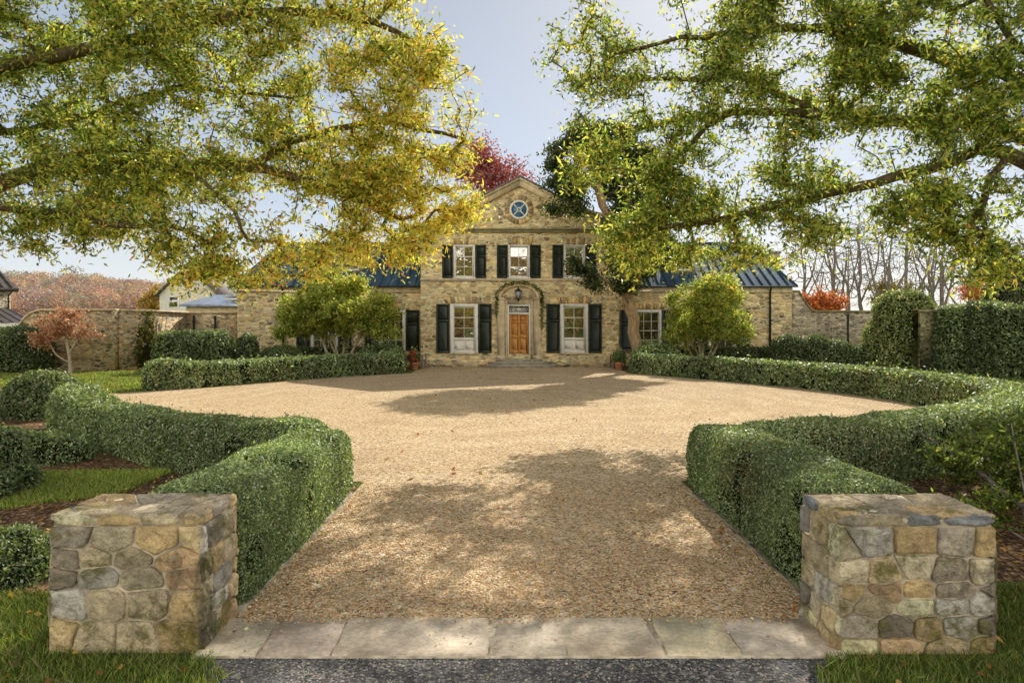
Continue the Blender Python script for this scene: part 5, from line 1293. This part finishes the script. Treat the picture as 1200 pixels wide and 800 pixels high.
puff('yellow_tree', 'yellow green tree low among the bare trunks at right', 1045, 340, 55, (2.0,1.4,1.3), [(.30,.28,.07),(.40,.34,.10),(.22,.2,.06),(.3,.2,.06)], 304, 2600, .22)

# --- bare trees at right
def bare(px, d, h, w, seed, rt=.2, n=270):
    rng = np.random.default_rng(seed); b0 = np.array([hx(px, d), d, 0.]); le = rng.normal(0, .5, 2)
    p = lambda f, k=1.: b0+np.array([le[0]*f*k, le[1]*f*k, h*f])
    limbs = [[b0, p(.2), p(.4, 1.6), p(.6, .7), p(.85, 1.4)]]
    for k in range(5):
        f0 = rng.uniform(.18, .5); an = rng.uniform(0, 6.28); r_ = w*rng.uniform(.4, .85)
        s0 = p(f0); limbs.append([s0, s0+np.array([math.cos(an)*r_*.5, math.sin(an)*r_*.5, h*.16]), s0+np.array([math.cos(an)*r_*.8, math.sin(an)*r_*.8, h*.42])])
    A = ell_points([(b0+np.array([le[0]*.6, le[1]*.6, h*.66]), (w, w, h*.38))], n, rng)
    X, par, tips, nf = grow(limbs, A, rng, .9, .16); r = wood_radius(X, par, tips, rt, .010)
    root = thing('bare_tree', tuple(b0), 'leafless grey tree standing behind the right garden wall', 'tree', 'bare trees behind the right wall')
    mb = MB(); tubes(mb, X, par, r, 5); mb.build('trunk', M['bark_grey'], root, smooth=True)
    return root
for k, (px, d, h, w, rt) in enumerate([(978,52,11.5,3.2,.20),(1012,56,12,3.0,.19),(1038,50,10.5,3.0,.18),(1062,58,13,3.4,.22),(1100,54,11,3.2,.27),(945,60,11,3.4,.18),(1085,62,13,3.4,.2),(1135,60,11,3.6,.2),(1170,56,10,3.,.2),(1215,60,12,4,.22),(995,66,13,3.5,.2)]):
    bare(px, d, h, w, 400+k, rt)

# --- sprawling shrub tree at right front
rng = np.random.default_rng(106); b0 = np.array([5.05,6.6,0.])
limbs = [[b0, b0+np.array([.02,.1,.35]), b0+np.array([.2,.5,.8]), b0+np.array([.35,.8,1.1])], [b0+np.array([0,0,.12]), b0+np.array([-.5,.1,.22]), b0+np.array([-.8,.3,.35])], [b0+np.array([0,.05,.25]), b0+np.array([.1,1.1,.6]), b0+np.array([0,2.0,.8])], [b0+np.array([.02,.1,.35]), b0+np.array([.7,.3,.7]), b0+np.array([1.4,.6,.9])]]
ells = [((5.5,7.9,.5),(.6,.7,.34)), ((5.9,7.4,.62),(.7,.8,.45)), ((6.6,8.8,.62),(.8,.8,.42)), ((4.85,6.9,.28),(.4,.4,.2)), ((6.9,8.0,.75),(.8,1.,.5))]
A = ell_points(ells, 520, rng)
tree('sprawling_shrub', 'loose sprawling shrub with bare grey branches behind the right stone pillar', 'shrub', limbs, A, .04, .003, 'bark_grey', 'leaf', 30000, .055, .032, mixcol([(.09,.13,.03),(.16,.22,.05),(.28,.34,.09),(.46,.44,.14)], lambda P, cl: np.tile([2.,2.6,1.4,.5], (len(P), 1))), (.03,.03,.025), .2, 6, step=.25, jit=.04, shoot=.2)

# ------------------------------------------------------------------ far hills with autumn woods
def hillz(x, y):
    f = np.clip((y-150)/420, 0, 1); f = f*f*(3-2*f)
    g = np.clip((-x-20)/160, 0, 1); g = g*g*(3-2*g)
    return f*(29+5*np.sin(x*.013+1)+3*np.sin(x*.031))*g
gx, gy = np.meshgrid(np.linspace(-1500, 300, 80), np.linspace(140, 900, 50), indexing='ij')
V = np.stack([gx, gy, hillz(gx, gy)-.3], -1).reshape(-1, 3); i, j = np.meshgrid(np.arange(79), np.arange(49), indexing='ij')
mb = MB(); mb.add(V, np.stack([i*50+j, (i+1)*50+j, (i+1)*50+j+1, i*50+j+1], -1).reshape(-1, 4)); tag(mb.build('hills', M['hill'], smooth=True), kind='structure')
def wood(name, label, XY, rad, seed, cols, wts, per=34, zf=None, leaf=.24, spread=.55):
    rng = np.random.default_rng(seed); mb = MB(); n = len(XY)
    r = rad*rng.lognormal(-.04, .2, n); z = (zf(XY[:, 0], XY[:, 1]) if zf else np.zeros(n))
    base = palette(n, cols, wts, .25, rng)
    k = np.repeat(np.arange(n), per)
    d = unit(rng.normal(size=(n*per, 3))+np.array([0, -.25, .35])); 
    P = np.stack([XY[k, 0], XY[k, 1], z[k]+r[k]*.95], 1)+d*r[k][:, None]*np.array([1., 1., .9])*rng.uniform(.75, 1.05, (n*per, 1))
    c = base[k]*rng.uniform(.75, 1.25, (n*per, 1))
    leaves(mb, P, r[k]*leaf*2.2, r[k]*leaf*1.7, np.clip(c, 0, 1), d, spread, 0, 0, rng)
    return tag(mb.build(name, M['leaf_red']), label, 'woodland', kind='stuff')
rng = np.random.default_rng(77)
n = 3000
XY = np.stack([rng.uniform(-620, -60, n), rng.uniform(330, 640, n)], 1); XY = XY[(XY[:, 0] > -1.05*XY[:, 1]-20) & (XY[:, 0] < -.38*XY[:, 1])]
wood('far_woodland', 'hazy pink, orange and grey autumn woods on the distant hill at left', XY, 5.2, 78, [(.52,.33,.25),(.58,.41,.27),(.52,.29,.25),(.42,.38,.34),(.56,.47,.30),(.34,.33,.31),(.33,.35,.25)], (2,2,1.6,2,1.4,2,1.3), zf=hillz, per=130, leaf=.085, spread=.4)  # crown colours paled and greyed: distance haze painted into the leaves
n = 900
XY = np.stack([rng.uniform(-110, 110, n), rng.uniform(-95, -60, n)], 1)
wood('roadside_woodland', 'golden woods across the road mirrored in the house windows', XY, 5.5, 79, zf=lambda x, y: 2.+2.*np.sin(x*1.7+y*2.3), cols=[(.48,.32,.09),(.56,.40,.12),(.32,.27,.07),(.38,.19,.08),(.14,.16,.05)], wts=(2,2,1.6,1,1), per=60, leaf=.2)

# ------------------------------------------------------------------ light, sky, camera
w = bpy.data.worlds.new('World'); scene.world = w; w.use_nodes = True
nt = w.node_tree; bg = nt.nodes['Background']
sky = nt.nodes.new('ShaderNodeTexSky'); sky.sky_type = 'NISHITA'; sky.sun_disc = False
sky.sun_elevation = R(SUN_EL); sky.sun_rotation = R(SUN_AZ); sky.air_density = 1.0; sky.dust_density = 1.6; sky.ozone_density = 1.2; sky.altitude = 100
# thin bright haze over the clear sky: lighter towards the horizon, plus a warm glow added low opposite the sun to light the shaded front
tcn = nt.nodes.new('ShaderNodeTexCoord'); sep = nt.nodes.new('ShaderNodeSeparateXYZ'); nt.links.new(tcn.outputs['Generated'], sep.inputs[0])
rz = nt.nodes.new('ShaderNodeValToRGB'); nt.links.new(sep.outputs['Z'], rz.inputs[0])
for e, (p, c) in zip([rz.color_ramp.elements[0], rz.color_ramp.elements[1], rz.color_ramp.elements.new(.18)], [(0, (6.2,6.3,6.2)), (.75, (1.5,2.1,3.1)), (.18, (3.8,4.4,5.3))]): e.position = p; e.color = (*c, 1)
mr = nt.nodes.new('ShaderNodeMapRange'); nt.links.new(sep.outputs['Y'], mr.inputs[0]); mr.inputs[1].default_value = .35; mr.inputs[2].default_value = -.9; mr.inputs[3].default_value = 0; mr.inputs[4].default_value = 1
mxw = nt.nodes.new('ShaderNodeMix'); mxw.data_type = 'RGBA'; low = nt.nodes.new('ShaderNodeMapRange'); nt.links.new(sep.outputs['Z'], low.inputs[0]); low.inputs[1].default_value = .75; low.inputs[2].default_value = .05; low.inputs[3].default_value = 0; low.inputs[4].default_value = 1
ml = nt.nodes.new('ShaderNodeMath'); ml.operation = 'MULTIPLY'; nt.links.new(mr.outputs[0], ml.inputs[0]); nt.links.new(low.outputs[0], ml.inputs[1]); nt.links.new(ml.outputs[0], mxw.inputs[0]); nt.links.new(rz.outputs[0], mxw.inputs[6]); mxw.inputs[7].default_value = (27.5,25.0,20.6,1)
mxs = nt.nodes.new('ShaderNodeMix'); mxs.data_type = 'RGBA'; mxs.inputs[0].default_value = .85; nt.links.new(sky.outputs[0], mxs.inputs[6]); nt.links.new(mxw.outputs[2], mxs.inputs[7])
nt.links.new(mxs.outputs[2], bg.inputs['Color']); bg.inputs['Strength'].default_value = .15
sl_ = bpy.data.lights.new('sun', 'SUN'); sl_.energy = 5.0; sl_.angle = R(.4); sl_.color = (1., .94, .84)
so = bpy.data.objects.new('sun', sl_); COL.objects.link(so)
ce = math.cos(R(SUN_EL)); dirv = Vector((math.sin(R(SUN_AZ))*ce, math.cos(R(SUN_AZ))*ce, math.sin(R(SUN_EL))))
so.rotation_euler = (-dirv).to_track_quat('-Z', 'Y').to_euler(); so.location = (10, 40, 30)
cam = bpy.data.cameras.new('camera'); co = bpy.data.objects.new('camera', cam); COL.objects.link(co)
cam.sensor_width = 36; cam.lens = F/1200*36; cam.shift_y = -(400-YH)/1200; cam.clip_end = 5000; cam.clip_start = .05
co.location = (0, 0, CAMH); co.rotation_euler = (R(90), 0, 0); scene.camera = co
scene.view_settings.view_transform = 'Standard'; scene.view_settings.look = 'None'; scene.view_settings.exposure = 0
scene.cycles.max_bounces = 8; scene.cycles.transmission_bounces = 6; scene.cycles.diffuse_bounces = 4
